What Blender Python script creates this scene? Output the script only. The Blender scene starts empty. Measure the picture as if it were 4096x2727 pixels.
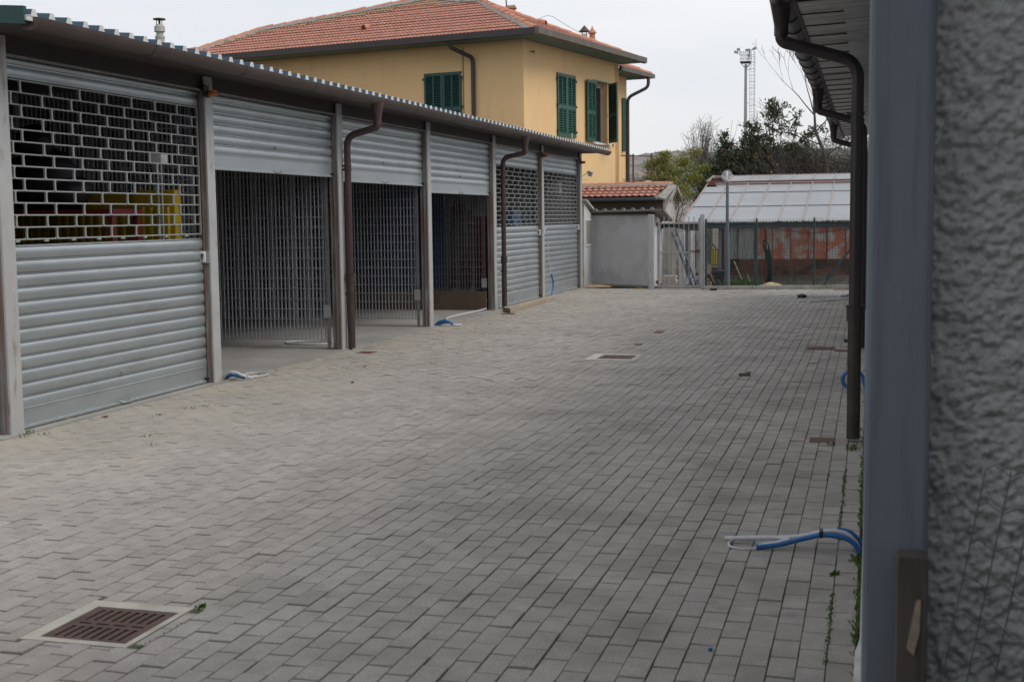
import bpy, math, random
from mathutils import Vector, Matrix, noise
R = random.Random(7)
V = Vector
sc = bpy.context.scene
COL = sc.collection
ORG = {}

# ------------------------------------------------------------------ mesh builder
class MB:
    def __init__(s): s.v = []; s.f = []; s.a = []
    def add(s, vs, fs, a=None):
        n = len(s.v); s.v += [tuple(p) for p in vs]; s.f += [tuple(i + n for i in f) for f in fs]
        if a is not None: s.a += [a] * len(vs)
        return s
    def box(s, x0, x1, y0, y1, z0, z1):
        return s.add([(x0,y0,z0),(x1,y0,z0),(x1,y1,z0),(x0,y1,z0),(x0,y0,z1),(x1,y0,z1),(x1,y1,z1),(x0,y1,z1)],
              [(0,3,2,1),(4,5,6,7),(0,1,5,4),(1,2,6,5),(2,3,7,6),(3,0,4,7)])
    def obox(s, c, ux, uy, uz):
        c, ux, uy, uz = V(c), V(ux), V(uy), V(uz)
        vs = [c+a*ux+b*uy+d*uz for d in (-1,1) for a,b in ((-1,-1),(1,-1),(1,1),(-1,1))]
        return s.add(vs, [(0,3,2,1),(4,5,6,7),(0,1,5,4),(1,2,6,5),(2,3,7,6),(3,0,4,7)])
    def bar(s, p, q, w, h, up=(0,0,1)):
        p, q = V(p), V(q); d = (q-p); l = d.length; d = d/l; up = V(up)
        if abs(d.dot(up)) > .98: up = V((1,0,0))
        sd = d.cross(up).normalized(); u = sd.cross(d).normalized()
        return s.obox((p+q)/2, d*l/2, sd*w/2, u*h/2)
    def tube(s, pts, r, n=8, cap=True):
        pts = [V(p) for p in pts]; m = len(pts)
        rs = list(r) if isinstance(r, (list, tuple)) else [r]*m
        t0 = (pts[1]-pts[0]).normalized(); a = V((0,0,1)) if abs(t0.z) < .9 else V((1,0,0))
        u = t0.cross(a).normalized(); vs = []; fs = []
        for i in range(m):
            t = ((pts[min(i+1,m-1)]-pts[i]).normalized() + (pts[i]-pts[max(i-1,0)]).normalized())
            t = t.normalized() if t.length > 1e-6 else t0
            u = (u - t*u.dot(t)).normalized(); w = t.cross(u)
            for k in range(n):
                an = 2*math.pi*k/n; vs.append(pts[i] + (u*math.cos(an)+w*math.sin(an))*rs[i])
        for i in range(m-1):
            for k in range(n): fs.append((i*n+k, i*n+(k+1)%n, (i+1)*n+(k+1)%n, (i+1)*n+k))
        if cap: fs += [tuple(range(n))[::-1], tuple((m-1)*n+k for k in range(n))]
        return s.add(vs, fs)
    def lathe(s, c, prof, n=20):
        c = V(c); vs = []; fs = []; m = len(prof)
        for r, z in prof:
            for k in range(n): vs.append(c+V((r*math.cos(2*math.pi*k/n), r*math.sin(2*math.pi*k/n), z)))
        for i in range(m-1):
            for k in range(n): fs.append((i*n+k, i*n+(k+1)%n, (i+1)*n+(k+1)%n, (i+1)*n+k))
        fs += [tuple(range(n))[::-1], tuple((m-1)*n+k for k in range(n))]
        return s.add(vs, fs)
    def prism(s, poly, ext):
        poly = [V(p) for p in poly]; e = V(ext); n = len(poly)
        return s.add(poly+[p+e for p in poly], [tuple(range(n))[::-1], tuple(range(n,2*n))]+[(i,(i+1)%n,n+(i+1)%n,n+i) for i in range(n)])
    def sweep(s, prof, ext, closed=False):
        prof = [V(p) for p in prof]; e = V(ext); n = len(prof)
        return s.add(prof+[p+e for p in prof], [(i,(i+1)%n,n+(i+1)%n,n+i) for i in range(n if closed else n-1)])
    def poly(s, pts, a=None): return s.add(pts, [tuple(range(len(pts)))], a)
    def build(s, name, mat, parent=None, smooth=False, bevel=0, solid=0, fix=True):
        o0 = V(ORG.get(parent.name, (0,0,0))) if parent else V((0,0,0))
        me = bpy.data.meshes.new(name); me.from_pydata([tuple(V(p)-o0) for p in s.v], [], s.f)
        if s.a:
            at = me.attributes.new('rnd','FLOAT','POINT'); at.data.foreach_set('value', s.a)
        me.materials.append(mat)
        if fix:
            import bmesh
            b = bmesh.new(); b.from_mesh(me); bmesh.ops.recalc_face_normals(b, faces=b.faces); b.to_mesh(me); b.free()
        if smooth: me.shade_smooth()
        ob = bpy.data.objects.new(name, me); COL.objects.link(ob)
        if parent: ob.parent = parent; ORG[ob.name] = tuple(o0)
        if bevel:
            m = ob.modifiers.new('bevel','BEVEL'); m.width = bevel; m.segments = 2; m.limit_method = 'ANGLE'
        if solid:
            m = ob.modifiers.new('solid','SOLIDIFY'); m.thickness = solid; m.offset = 0
        if smooth == 'auto' :
            me.set_sharp_from_angle(angle=math.radians(40))
        return ob

def thing(name, loc, label, cat, group=None):
    o = bpy.data.objects.new(name, None); COL.objects.link(o); o.location = loc; ORG[o.name] = tuple(loc)
    o.empty_display_size = .2
    return tag(o, label, cat, group)
def tag(o, label, cat, group=None, kind=None):
    o['label'] = label; o['category'] = cat
    if group: o['group'] = group
    if kind: o['kind'] = kind
    return o
def structure(o, label=None):
    o['kind'] = 'structure'
    if label: o['label'] = label
    return o

# ------------------------------------------------------------------ materials
def mk(name, col, rough=.6, metal=0., nv=.12, ns=4., bump=0., bs=60., dirt=None, dirt2=None, stretch=(1,1,1), spec=.5, trans=0.):
    m = bpy.data.materials.new(name); m.use_nodes = True; nt = m.node_tree; N = nt.nodes; L = nt.links
    b = N['Principled BSDF']; b.inputs['Roughness'].default_value = rough; b.inputs['Metallic'].default_value = metal
    b.inputs['Specular IOR Level'].default_value = spec
    tc = N.new('ShaderNodeTexCoord'); oi = N.new('ShaderNodeObjectInfo')
    ml = N.new('ShaderNodeMath'); ml.operation = 'MULTIPLY'; ml.inputs[1].default_value = 37.
    L.new(oi.outputs['Random'], ml.inputs[0])
    ad = N.new('ShaderNodeVectorMath'); ad.operation = 'ADD'; L.new(tc.outputs['Object'], ad.inputs[0]); L.new(ml.outputs[0], ad.inputs[1])
    def nz(scale, st, detail=5):
        mp = N.new('ShaderNodeMapping'); mp.inputs['Scale'].default_value = st; L.new(ad.outputs[0], mp.inputs[0])
        n = N.new('ShaderNodeTexNoise'); n.inputs['Scale'].default_value = scale; n.inputs['Detail'].default_value = detail
        n.inputs['Roughness'].default_value = .6
        L.new(mp.outputs[0], n.inputs['Vector']); return n
    n1 = nz(ns, stretch)
    mr = N.new('ShaderNodeMapRange'); mr.inputs['From Min'].default_value = .3; mr.inputs['From Max'].default_value = .7
    mr.inputs['To Min'].default_value = 1-nv; mr.inputs['To Max'].default_value = 1+nv; L.new(n1.outputs['Fac'], mr.inputs['Value'])
    mx = N.new('ShaderNodeMix'); mx.data_type = 'RGBA'; mx.blend_type = 'MULTIPLY'; mx.inputs['Factor'].default_value = 1
    mx.inputs['A'].default_value = (*col, 1); L.new(mr.outputs[0], mx.inputs['B']); out = mx.outputs['Result']
    for d in (dirt, dirt2):
        if d:
            dc, dscale, thr, amt, st = d; n2 = nz(dscale, st, 7)
            r = N.new('ShaderNodeMapRange'); r.interpolation_type = 'SMOOTHSTEP'
            r.inputs['From Min'].default_value = thr-.07; r.inputs['From Max'].default_value = thr+.07; r.inputs['To Max'].default_value = amt
            L.new(n2.outputs['Fac'], r.inputs['Value'])
            x = N.new('ShaderNodeMix'); x.data_type = 'RGBA'; L.new(r.outputs[0], x.inputs['Factor']); L.new(out, x.inputs['A'])
            x.inputs['B'].default_value = (*dc, 1); out = x.outputs['Result']
    L.new(out, b.inputs['Base Color'])
    if bump:
        n3 = nz(bs, (1,1,1), 6); bp = N.new('ShaderNodeBump'); bp.inputs['Strength'].default_value = bump; bp.inputs['Distance'].default_value = .02
        L.new(n3.outputs['Fac'], bp.inputs['Height']); L.new(bp.outputs[0], b.inputs['Normal'])
    if trans: b.inputs['Transmission Weight'].default_value = trans
    return m

RUST = (.13,.06,.03)
M = {}
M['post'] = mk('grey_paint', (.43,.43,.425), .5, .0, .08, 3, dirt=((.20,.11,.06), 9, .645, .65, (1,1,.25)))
M['channel'] = mk('rusty_shaded_channel', (.24,.235,.24), .5, .2, .2, 3, dirt=((.20,.13,.085), 5, .50, .85, (6,6,.35)))  # rust, plus the post side's shade put into the darker grey
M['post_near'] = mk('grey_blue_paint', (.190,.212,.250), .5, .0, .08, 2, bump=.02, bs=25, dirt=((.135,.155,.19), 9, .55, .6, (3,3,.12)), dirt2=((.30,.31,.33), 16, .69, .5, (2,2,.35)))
M['galv'] = mk('galvanised_slats', (.49,.53,.545), .42, .72, .06, 1.5, dirt=((.41,.43,.43), 1.6, .58, .5, (1,1,4)))
M['grille'] = mk('galvanised_tube', (.36,.38,.365), .5, .35, .1, 30)
M['grating'] = mk('galvanised_grating', (.37,.38,.41), .5, .4, .15, 9)
M['grating_darker'] = mk('darker_grating', (.16,.165,.17), .6, .3, .15, 9)
M['brown'] = mk('brown_gutter_paint', (.092,.067,.060), .45, .1, .12, 3, dirt=((.17,.15,.13), 5, .66, .5, (1,1,1)))
M['soffit'] = mk('brown_soffit', (.062,.050,.046), .6, 0, .1, 3)
M['pipe'] = mk('maroon_pipe_paint', (.075,.045,.044), .42, .1, .15, 3, dirt=((.11,.06,.035), 7, .66, .6, (1,1,.4)))
M['iron'] = mk('rusty_iron', (.06,.042,.034), .6, .2, .25, 6, dirt=((.13,.065,.035), 5, .55, .7, (1,1,.3)))
M['pipe_black'] = mk('dark_brown_pipe', (.038,.028,.028), .35, .1, .15, 3)
M['iron_black'] = mk('blackened_iron', (.045,.036,.03), .5, .2, .3, 6, dirt=((.09,.06,.04), 5, .58, .6, (1,1,.3)))
M['roof_white'] = mk('white_panel_edge', (.62,.62,.60), .5, 0, .08, 5, dirt=((.35,.33,.3), 12, .66, .5, (1,1,1)))
M['roof_teal'] = mk('teal_roof_sheet', (.035,.075,.11), .6, .0, .15, 3)
M['green_metal'] = mk('dark_green_metal', (.012,.055,.050), .4, .1, .12, 4)
M['concrete'] = mk('concrete_floor', (.29,.28,.26), .85, 0, .18, 1.2, bump=.1, bs=30, dirt=((.22,.20,.18), 1.5, .6, .5, (1,1,1)))
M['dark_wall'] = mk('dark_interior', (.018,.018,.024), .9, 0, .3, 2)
M['stucco_yellow'] = mk('yellow_render', (.80,.545,.275), .9, 0, .05, .8, bump=.05, bs=40, dirt=((.66,.46,.27), 1.6, .60, .4, (3,3,.35)))
M['tile'] = mk('terracotta_tile', (.36,.158,.115), .85, 0, .35, 9, dirt=((.42,.24,.18), 14, .58, .6, (1,1,1)), dirt2=((.20,.17,.10), 2.0, .68, .7, (1,1,1)))
M['tile_old'] = mk('mossy_tile', (.33,.17,.10), .9, 0, .3, 7, dirt=((.22,.20,.13), 6, .5, .8, (1,1,1)))
M['mortar'] = mk('grey_mortar', (.27,.26,.235), .95, 0, .2, 9, dirt=((.13,.12,.09), 6, .6, .6, (1,1,1)))
M['terracotta'] = mk('terracotta_ridge', (.48,.21,.13), .8, 0, .15, 6, dirt=((.30,.22,.16), 4, .66, .5, (1,1,1)))
M['box_gutter'] = mk('brown_black_fascia', (.055,.045,.045), .5, .1, .12, 3)
M['box_gutter2'] = mk('weathered_copper_gutter', (.13,.115,.095), .5, .2, .2, 3)
M['eaves'] = mk('green_grey_eaves', (.13,.20,.185), .8, 0, .1, 2)
M['shutter'] = mk('green_shutter', (.026,.098,.074), .45, 0, .1, 5)
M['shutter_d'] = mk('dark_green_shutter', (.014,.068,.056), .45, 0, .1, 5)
M['louvre_shade'] = mk('louvre_gap_shade', (.006,.025,.02), .8)  # near-black colour for the shade between louvre slats
M['glass_dark'] = mk('dark_window', (.02,.022,.03), .08, 0, .1, 3)
M['white_frame'] = mk('white_paint', (.70,.70,.68), .5, 0, .06, 5)
M['white_worn'] = mk('worn_white_render', (.56,.56,.55), .9, 0, .08, 3, bump=.06, bs=30, dirt=((.33,.33,.32), 3, .6, .5, (1,1,.6)))
M['plaster_grey'] = mk('grey_cement_render', (.60,.605,.62), .92, 0, .08, 2, bump=.08, bs=25, dirt=((.50,.50,.515), 1.6, .58, .7, (1,1,1)), dirt2=((.38,.38,.38), 4.5, .66, .5, (1,1,.5)))
M['rough'] = mk('roughcast_wall', (.56,.57,.555), .95, 0, .16, 60, bump=.45, bs=210, dirt=((.45,.455,.44), 6, .60, .5, (1,1,1)))
M['kerb'] = mk('kerb_concrete', (.30,.295,.27), .9, 0, .15, 4, bump=.1, bs=60, dirt=((.16,.16,.12), 3, .6, .5, (1,1,1)))
M['soil'] = mk('soil', (.085,.066,.048), 1, 0, .35, 2, bump=.5, bs=12, dirt=((.06,.07,.03), 2.5, .60, .6, (1,1,1)))
M['grate'] = mk('cast_iron_grate', (.10,.056,.045), .6, .3, .2, 9, dirt=((.12,.075,.06), 12, .6, .6, (1,1,1)))
M['frame_conc'] = mk('pale_concrete_frame', (.43,.41,.345), .9, 0, .15, 9, bump=.1, bs=60, dirt=((.33,.29,.2), 7, .6, .6, (1,1,1)))
M['cover'] = mk('rust_red_cover', (.12,.055,.045), .8, .1, .25, 12)
M['blue'] = mk('blue_conduit', (.02,.13,.36), .4, 0, .1, 9, dirt=((.05,.08,.15), 10, .68, .6, (1,1,1)))
M['white_hose'] = mk('white_conduit', (.55,.55,.57), .5, 0, .12, 20, dirt=((.25,.24,.25), 25, .64, .7, (1,1,1)))
M['black'] = mk('black_rubber', (.02,.02,.022), .5, 0, .2, 8)
M['orange'] = mk('orange_lens', (.42,.10,.02), .25, 0, .1, 5)
M['white_plastic'] = mk('white_plastic', (.66,.66,.66), .4, 0, .05, 9)
M['grey_box'] = mk('grey_plastic', (.33,.34,.36), .5, 0, .06, 9)
M['wood'] = mk('bare_wood', (.36,.29,.22), .8, 0, .2, 5, stretch=(8,.5,8), dirt=((.28,.2,.13), 8, .6, .5, (6,.5,6)))
M['wood_dark'] = mk('brown_board', (.125,.088,.066), .75, 0, .15, 4)
M['plank'] = mk('old_plank', (.085,.055,.038), .8, 0, .2, 5)
M['cardboard'] = mk('weathered_cardboard', (.36,.27,.17), .9, 0, .2, 6, dirt=((.2,.15,.1), 9, .6, .6, (1,1,1)))
M['yellow'] = mk('yellow_metal', (.33,.22,.012), .5, .0, .1, 3)
M['red'] = mk('red_metal', (.15,.014,.024), .5, 0, .1, 4)
M['blue_metal'] = mk('blue_sheet', (.018,.07,.16), .5, 0, .2, 4)
def glassmat():
    m = mk('whitewashed_glass', (.66,.69,.72), .25, 0, .05, 1.5, spec=.6, dirt=((.55,.56,.56), 1.2, .6, .4, (1,1,1)))
    nt = m.node_tree; N = nt.nodes; L = nt.links; b = N['Principled BSDF']; o = [n for n in N if n.type == 'OUTPUT_MATERIAL'][0]
    t = N.new('ShaderNodeBsdfTranslucent'); t.inputs['Color'].default_value = (.80,.82,.84,1); x = N.new('ShaderNodeMixShader'); x.inputs[0].default_value = .60
    L.new(b.outputs[0], x.inputs[1]); L.new(t.outputs[0], x.inputs[2]); L.new(x.outputs[0], o.inputs['Surface']); return m
M['gh_glass'] = glassmat()
M['gh_glass_old'] = mk('whitewashed_glass', (.66,.69,.72), .22, 0, .05, 1.5, spec=.6, dirt=((.55,.56,.56), 1.2, .6, .4, (1,1,1)))
M['gh_bar'] = mk('rusty_glazing_bar', (.40,.34,.31), .7, .0, .25, 9, dirt=((.28,.15,.11), 9, .55, .7, (1,1,1)))
M['gh_purlin'] = mk('rust_brown_purlin', (.20,.10,.085), .7, 0, .2, 5)
M['beam'] = mk('dark_steel_beam', (.045,.055,.062), .5, .1, .15, 4)
M['panel_old'] = mk('weathered_panel', (.50,.54,.53), .7, 0, .25, 3, stretch=(4,4,.6), dirt=((.50,.47,.42), 2.2, .52, .7, (2.5,1,.7)), dirt2=((.17,.22,.25), 3, .57, .7, (4,1,.5)))
M['panel_red'] = mk('red_painted_panel', (.62,.62,.57), .7, 0, .2, 3, stretch=(4,4,.6), dirt=((.66,.18,.09), 2.6, .46, .88, (1.7,1,1.2)), dirt2=((.15,.18,.17), 3, .62, .7, (5,1,.4)))
M['dado'] = mk('red_brown_plinth', (.25,.115,.09), .9, 0, .25, 3, dirt=((.055,.05,.035), 2.4, .52, .8, (1,1,1.4)))
M['red_post'] = mk('red_oxide_paint', (.22,.065,.045), .7, 0, .2, 6)
M['cream'] = mk('cream_sheet', (.33,.31,.25), .8, 0, .2, 4, stretch=(4,4,.5), dirt=((.12,.115,.10), 5, .52, .8, (4,4,.3)))
M['blue_grey'] = mk('blue_grey_paint', (.13,.155,.19), .5, .1, .15, 5, dirt=((.2,.2,.21), 5, .6, .6, (1,1,.4)))
M['fence_green'] = mk('green_plastic_coat', (.025,.06,.062), .5, 0, .12, 8)
M['light_rust'] = mk('pale_paint_rusty', (.36,.355,.35), .6, 0, .1, 4, dirt=(RUST, 8, .64, .8, (1,1,.5)))
M['ladder'] = mk('ladder_blue_grey', (.075,.11,.15), .5, .2, .2, 5)
M['clay_pale'] = mk('pale_brick', (.50,.45,.41), .9, 0, .2, 9, dirt=((.3,.25,.22), 12, .6, .6, (1,1,5)))
M['steel'] = mk('grey_steel_mast', (.34,.35,.39), .5, .3, .08, 3)
M['bark'] = mk('bark', (.075,.062,.055), .95, 0, .25, 8)
M['bark_pale'] = mk('pale_twigs', (.17,.145,.128), .95, 0, .2, 8)
M['rust_frame'] = mk('rusted_frame', (.15,.075,.055), .8, .2, .2, 5)
M['alu'] = mk('soffit_sheet', (.52,.52,.50), .28, .85, .35, 4, bump=.25, bs=9, stretch=(.4,6,1), dirt=((.15,.15,.14), 3, .58, .6, (.6,8,1)))
M['hill'] = mk('winter_hillside', (.21,.185,.17), 1, 0, .35, .08, dirt=((.10,.12,.11), .035, .52, .85, (1,1,1)), dirt2=((.33,.30,.28), .10, .66, .7, (1,1,1)))
M['far_wall'] = mk('pale_far_house', (.60,.54,.48), .9, 0, .08, .3)
M['far_roof'] = mk('far_roof_tile', (.33,.22,.18), .9, 0, .1, .3)
M['dirt_white'] = mk('rough_white_mortar', (.48,.47,.44), .95, 0, .2, 12, bump=.4, bs=40)
M['leaf_red'] = mk('dead_leaf', (.12,.04,.025), .8, 0, .2, 20)
M['leaf_yel'] = mk('yellow_leaf', (.45,.24,.05), .8, 0, .2, 20)

def leafmat(name, c1, c2, c3):
    m = bpy.data.materials.new(name); m.use_nodes = True; nt = m.node_tree; N = nt.nodes; L = nt.links; b = N['Principled BSDF']
    at = N.new('ShaderNodeAttribute'); at.attribute_name = 'rnd'
    r = N.new('ShaderNodeValToRGB'); r.color_ramp.elements[0].color = (*c1,1); r.color_ramp.elements[1].color = (*c3,1)
    e = r.color_ramp.elements.new(.5); e.color = (*c2,1); L.new(at.outputs['Fac'], r.inputs[0]); L.new(r.outputs[0], b.inputs['Base Color'])
    b.inputs['Roughness'].default_value = .55
    return m
M['leaf_dark'] = leafmat('laurel_leaf', (.030,.050,.021), (.064,.096,.038), (.125,.12,.065))
M['leaf_lime'] = leafmat('lime_leaf', (.15,.17,.035), (.25,.27,.05), (.33,.32,.09))
M['leaf_olive'] = leafmat('olive_leaf', (.036,.046,.028), (.062,.074,.046), (.11,.12,.085))
M['leaf_thick'] = leafmat('thicket_leaf', (.022,.028,.018), (.05,.05,.034), (.09,.08,.055))
M['weed'] = leafmat('weed_leaf', (.045,.095,.014), (.08,.15,.024), (.14,.19,.05))

# ------------------------------------------------------------------ ground
def G(x, y):
    s = min(1, max(0, (y-6)/5)) * min(1, max(0, (27-y)/3))
    return s*(-.045*math.exp(-((x+2.9)/1.0)**2) + .014*noise.noise(V((x*.55+3, y*.28, 1))) * min(1, max(0, -x*1.2)) * min(1, max(0, (x+6.2)*1.2)))

def pavemat():
    m = bpy.data.materials.new('concrete_pavers'); m.use_nodes = True; nt = m.node_tree; N = nt.nodes; L = nt.links; b = N['Principled BSDF']
    tc = N.new('ShaderNodeTexCoord'); at = N.new('ShaderNodeAttribute'); at.attribute_name = 'rnd'
    def noise_(scale, det=5, st=(1,1,1)):
        mp = N.new('ShaderNodeMapping'); mp.inputs['Scale'].default_value = st; L.new(tc.outputs['Object'], mp.inputs[0])
        n = N.new('ShaderNodeTexNoise'); n.inputs['Scale'].default_value = scale; n.inputs['Detail'].default_value = det; L.new(mp.outputs[0], n.inputs['Vector']); return n
    def rng(src, a, c, lo, hi):
        r = N.new('ShaderNodeMapRange'); r.inputs['From Min'].default_value = a; r.inputs['From Max'].default_value = c
        r.inputs['To Min'].default_value = lo; r.inputs['To Max'].default_value = hi; L.new(src, r.inputs['Value']); return r.outputs[0]
    def mix(f, a, c, mode='MIX'):
        x = N.new('ShaderNodeMix'); x.data_type = 'RGBA'; x.blend_type = mode
        for s_, v in (('Factor', f), ('A', a), ('B', c)):
            if isinstance(v, (int, float)): x.inputs[s_].default_value = v
            elif isinstance(v, tuple): x.inputs[s_].default_value = (*v, 1)
            else: L.new(v, x.inputs[s_])
        return x.outputs['Result']
    r = N.new('ShaderNodeValToRGB'); L.new(at.outputs['Fac'], r.inputs[0])
    r.color_ramp.elements[0].color = (.302,.281,.252,1); r.color_ramp.elements[1].color = (.368,.343,.310,1)
    e = r.color_ramp.elements.new(.5); e.color = (.337,.313,.283,1)
    c = r.outputs[0]
    c = mix(1., c, rng(noise_(190, 3).outputs['Fac'], .25, .75, .70, 1.30), 'MULTIPLY')
    c = mix(1., c, rng(noise_(9, 6).outputs['Fac'], .25, .75, .86, 1.12), 'MULTIPLY')
    c = mix(1., c, rng(noise_(.7, 4).outputs['Fac'], .3, .7, .9, 1.1), 'MULTIPLY')
    # sandy dust blown against the garage side
    sx = N.new('ShaderNodeSeparateXYZ'); L.new(tc.outputs['Object'], sx.inputs[0])
    side = rng(sx.outputs['X'], -4.2, -6.0, 0, 1)
    dn = rng(noise_(1.3, 6).outputs['Fac'], .38, .62, 0, .65)
    mu = N.new('ShaderNodeMath'); mu.operation = 'MULTIPLY'; L.new(side, mu.inputs[0]); L.new(dn, mu.inputs[1])
    c = mix(mu.outputs[0], c, (.40,.36,.295))
    grime = rng(noise_(1.7, 6).outputs['Fac'], .46, .66, 0, .42)
    gx = rng(sx.outputs['X'], -4.5, -.8, .15, 1); gm_ = N.new('ShaderNodeMath'); gm_.operation = 'MULTIPLY'; L.new(grime, gm_.inputs[0]); L.new(gx, gm_.inputs[1])
    c = mix(gm_.outputs[0], c, (.155,.145,.125))
    # dark oily spots
    sp = rng(noise_(3.1, 3).outputs['Fac'], .70, .76, 0, .45)
    c = mix(sp, c, (.12,.115,.11))
    for sx_, sy_, rx_, ry_, am in ((-3.82,19.5,.42,.10,.75),(-1.86,8.44,.20,.09,.75),(-.95,8.3,.35,.25,.4),(-1.6,9.6,.6,.4,.25),(-.62,5.15,.12,.10,.6),(-.30,5.15,.10,.10,.6),(-.75,7.2,.15,.10,.55),(-2.9,17.2,.35,2.4,.25),(-2.6,26.9,1.1,.3,.5)):
        mp = N.new('ShaderNodeMapping'); mp.vector_type = 'POINT'; mp.inputs['Location'].default_value = (-sx_/rx_, -sy_/ry_, 0); mp.inputs['Scale'].default_value = (1/rx_, 1/ry_, 0)
        L.new(tc.outputs['Object'], mp.inputs[0]); ln = N.new('ShaderNodeVectorMath'); ln.operation = 'LENGTH'; L.new(mp.outputs[0], ln.inputs[0])
        f1 = rng(ln.outputs['Value'], 1, .1, 0, 1); f2 = rng(noise_(7+rx_*4, 5).outputs['Fac'], .42, .60, 0, am)
        mm = N.new('ShaderNodeMath'); mm.operation = 'MULTIPLY'; L.new(f1, mm.inputs[0]); L.new(f2, mm.inputs[1])
        c = mix(mm.outputs[0], c, (.07,.067,.06))
    L.new(c, b.inputs['Base Color']); b.inputs['Roughness'].default_value = .82; b.inputs['Specular IOR Level'].default_value = .35
    bp = N.new('ShaderNodeBump'); bp.inputs['Strength'].default_value = .25; bp.inputs['Distance'].default_value = .004
    L.new(noise_(150, 4).outputs['Fac'], bp.inputs['Height']); L.new(bp.outputs[0], b.inputs['Normal'])
    return m
def jointmat():
    m = mk('joint_sand', (.095,.084,.068), .95, 0, .3, 6, dirt=((.055,.075,.018), 1.6, .42, .9, (1,1,1)))
    nt = m.node_tree; N = nt.nodes; L = nt.links; b = N['Principled BSDF']; src = b.inputs['Base Color'].links[0].from_socket
    tc = N.new('ShaderNodeTexCoord'); sx = N.new('ShaderNodeSeparateXYZ'); L.new(tc.outputs['Object'], sx.inputs[0])
    n = N.new('ShaderNodeTexNoise'); n.inputs['Scale'].default_value = .9; n.inputs['Detail'].default_value = 6; L.new(tc.outputs['Object'], n.inputs['Vector'])
    ma = N.new('ShaderNodeMath'); ma.operation = 'MULTIPLY_ADD'; ma.inputs[1].default_value = 6; L.new(n.outputs['Fac'], ma.inputs[0]); L.new(sx.outputs['X'], ma.inputs[2])
    r = N.new('ShaderNodeMapRange'); r.inputs['From Min'].default_value = .6; r.inputs['From Max'].default_value = -2.6; r.inputs['To Max'].default_value = .75; L.new(ma.outputs[0], r.inputs['Value'])
    x = N.new('ShaderNodeMix'); x.data_type = 'RGBA'; L.new(r.outputs[0], x.inputs['Factor']); L.new(src, x.inputs['A']); x.inputs['B'].default_value = (.215,.19,.15,1); L.new(x.outputs['Result'], b.inputs['Base Color'])
    return m

g = MB().poly([(-1500,-400,-.06),(1500,-400,-.06),(1500,2500,-.06),(-1500,2500,-.06)])
structure(g.build('ground', M['soil']), 'bare soil and grass beyond the paved yard')

# joint bed under the pavers
bed = MB(); nx, ny = 72, 180; xs = [-7.2+7.17*i/nx for i in range(nx+1)]; ys = [-3+31.2*j/ny for j in range(ny+1)]
vs = [(x, y, G(x,y)-.0078) for y in ys for x in xs]
bed.add(vs, [(j*(nx+1)+i, j*(nx+1)+i+1, (j+1)*(nx+1)+i+1, (j+1)*(nx+1)+i) for j in range(ny) for i in range(nx)])
structure(bed.build('paving_bed', jointmat(), smooth=True), 'sandy mossy bed showing in the paving joints')

DR = [(-3.16, -2.69, 4.13, 4.64), (-3.16, -2.60, 14.30, 14.93)]
pv = MB()
W, Lp, gp, ch = .1, .2, .0032, .0024
x = -.035; row = 0
def inside(cx, cy):
    return cx < -6.2 and cy > 8.2
while x > -7.1:
    x1 = x - gp/2; x0 = x - W + gp/2; rx0, rx1 = x0, x1
    ph = (row % 2)*.1 + R.uniform(-.025,.025); y = -3 + ph
    while y < 27.9:
        cx, cy = x-W/2, y+Lp/2
        far = -.82*cy - 1.5
        if not inside(cx, cy) and (cy > 2.5 or cx > -3) and cx > -.62*cy-1.6:
            y0, y1 = y+.0056, y+Lp-.0056
            X0, X1 = x0+R.uniform(-.0008,.0008), x1+R.uniform(-.0008,.0008); skip = False
            for a_, c_, d_, e_ in DR:
                a_, c_, d_, e_ = a_-.004, c_+.004, d_-.004, e_+.004
                if X0 < c_ and X1 > a_ and y0 < e_ and y1 > d_:
                    opts = [(a_-X0, 0, (X0,a_,y0,y1)), (X1-c_, 0, (c_,X1,y0,y1)), (d_-y0, 1, (X0,X1,y0,d_)), (y1-e_, 1, (X0,X1,e_,y1))]
                    best = max(opts, key=lambda o: o[0]*((y1-y0) if o[1] == 0 else (X1-X0)))
                    if best[0] < .012: skip = True
                    else: X0, X1, y0, y1 = best[2]
            if skip: y += Lp; continue
            z = R.gauss(0,.0016); tx, ty = R.gauss(0,.012), R.gauss(0,.007)
            z = max(-.0028, z)
            def zz(px, py): return G(px,py)+z+(px-cx)*tx+(py-cy)*ty
            o4 = [(X0,y0),(X1,y0),(X1,y1),(X0,y1)]; i4 = [(X0+ch,y0+ch),(X1-ch,y0+ch),(X1-ch,y1-ch),(X0+ch,y1-ch)]
            vv = [(p[0],p[1],zz(*p)-.012) for p in o4]+[(p[0],p[1],zz(*p)-.0035) for p in o4]+[(p[0],p[1],zz(*p)) for p in i4]
            a = min(1, max(0, R.gauss(.5,.22)))
            fs = [(8,9,10,11)]+[(4+k,4+(k+1)%4,8+(k+1)%4,8+k) for k in range(4)]
            if cy < 12: fs += [(k,(k+1)%4,4+(k+1)%4,4+k) for k in range(4)]
            pv.add(vv, fs, a)
        y += Lp
    x -= W; row += 1
structure(pv.build('courtyard_paving', pavemat(), fix=False), 'grey rectangular concrete pavers laid in running bond')

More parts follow.
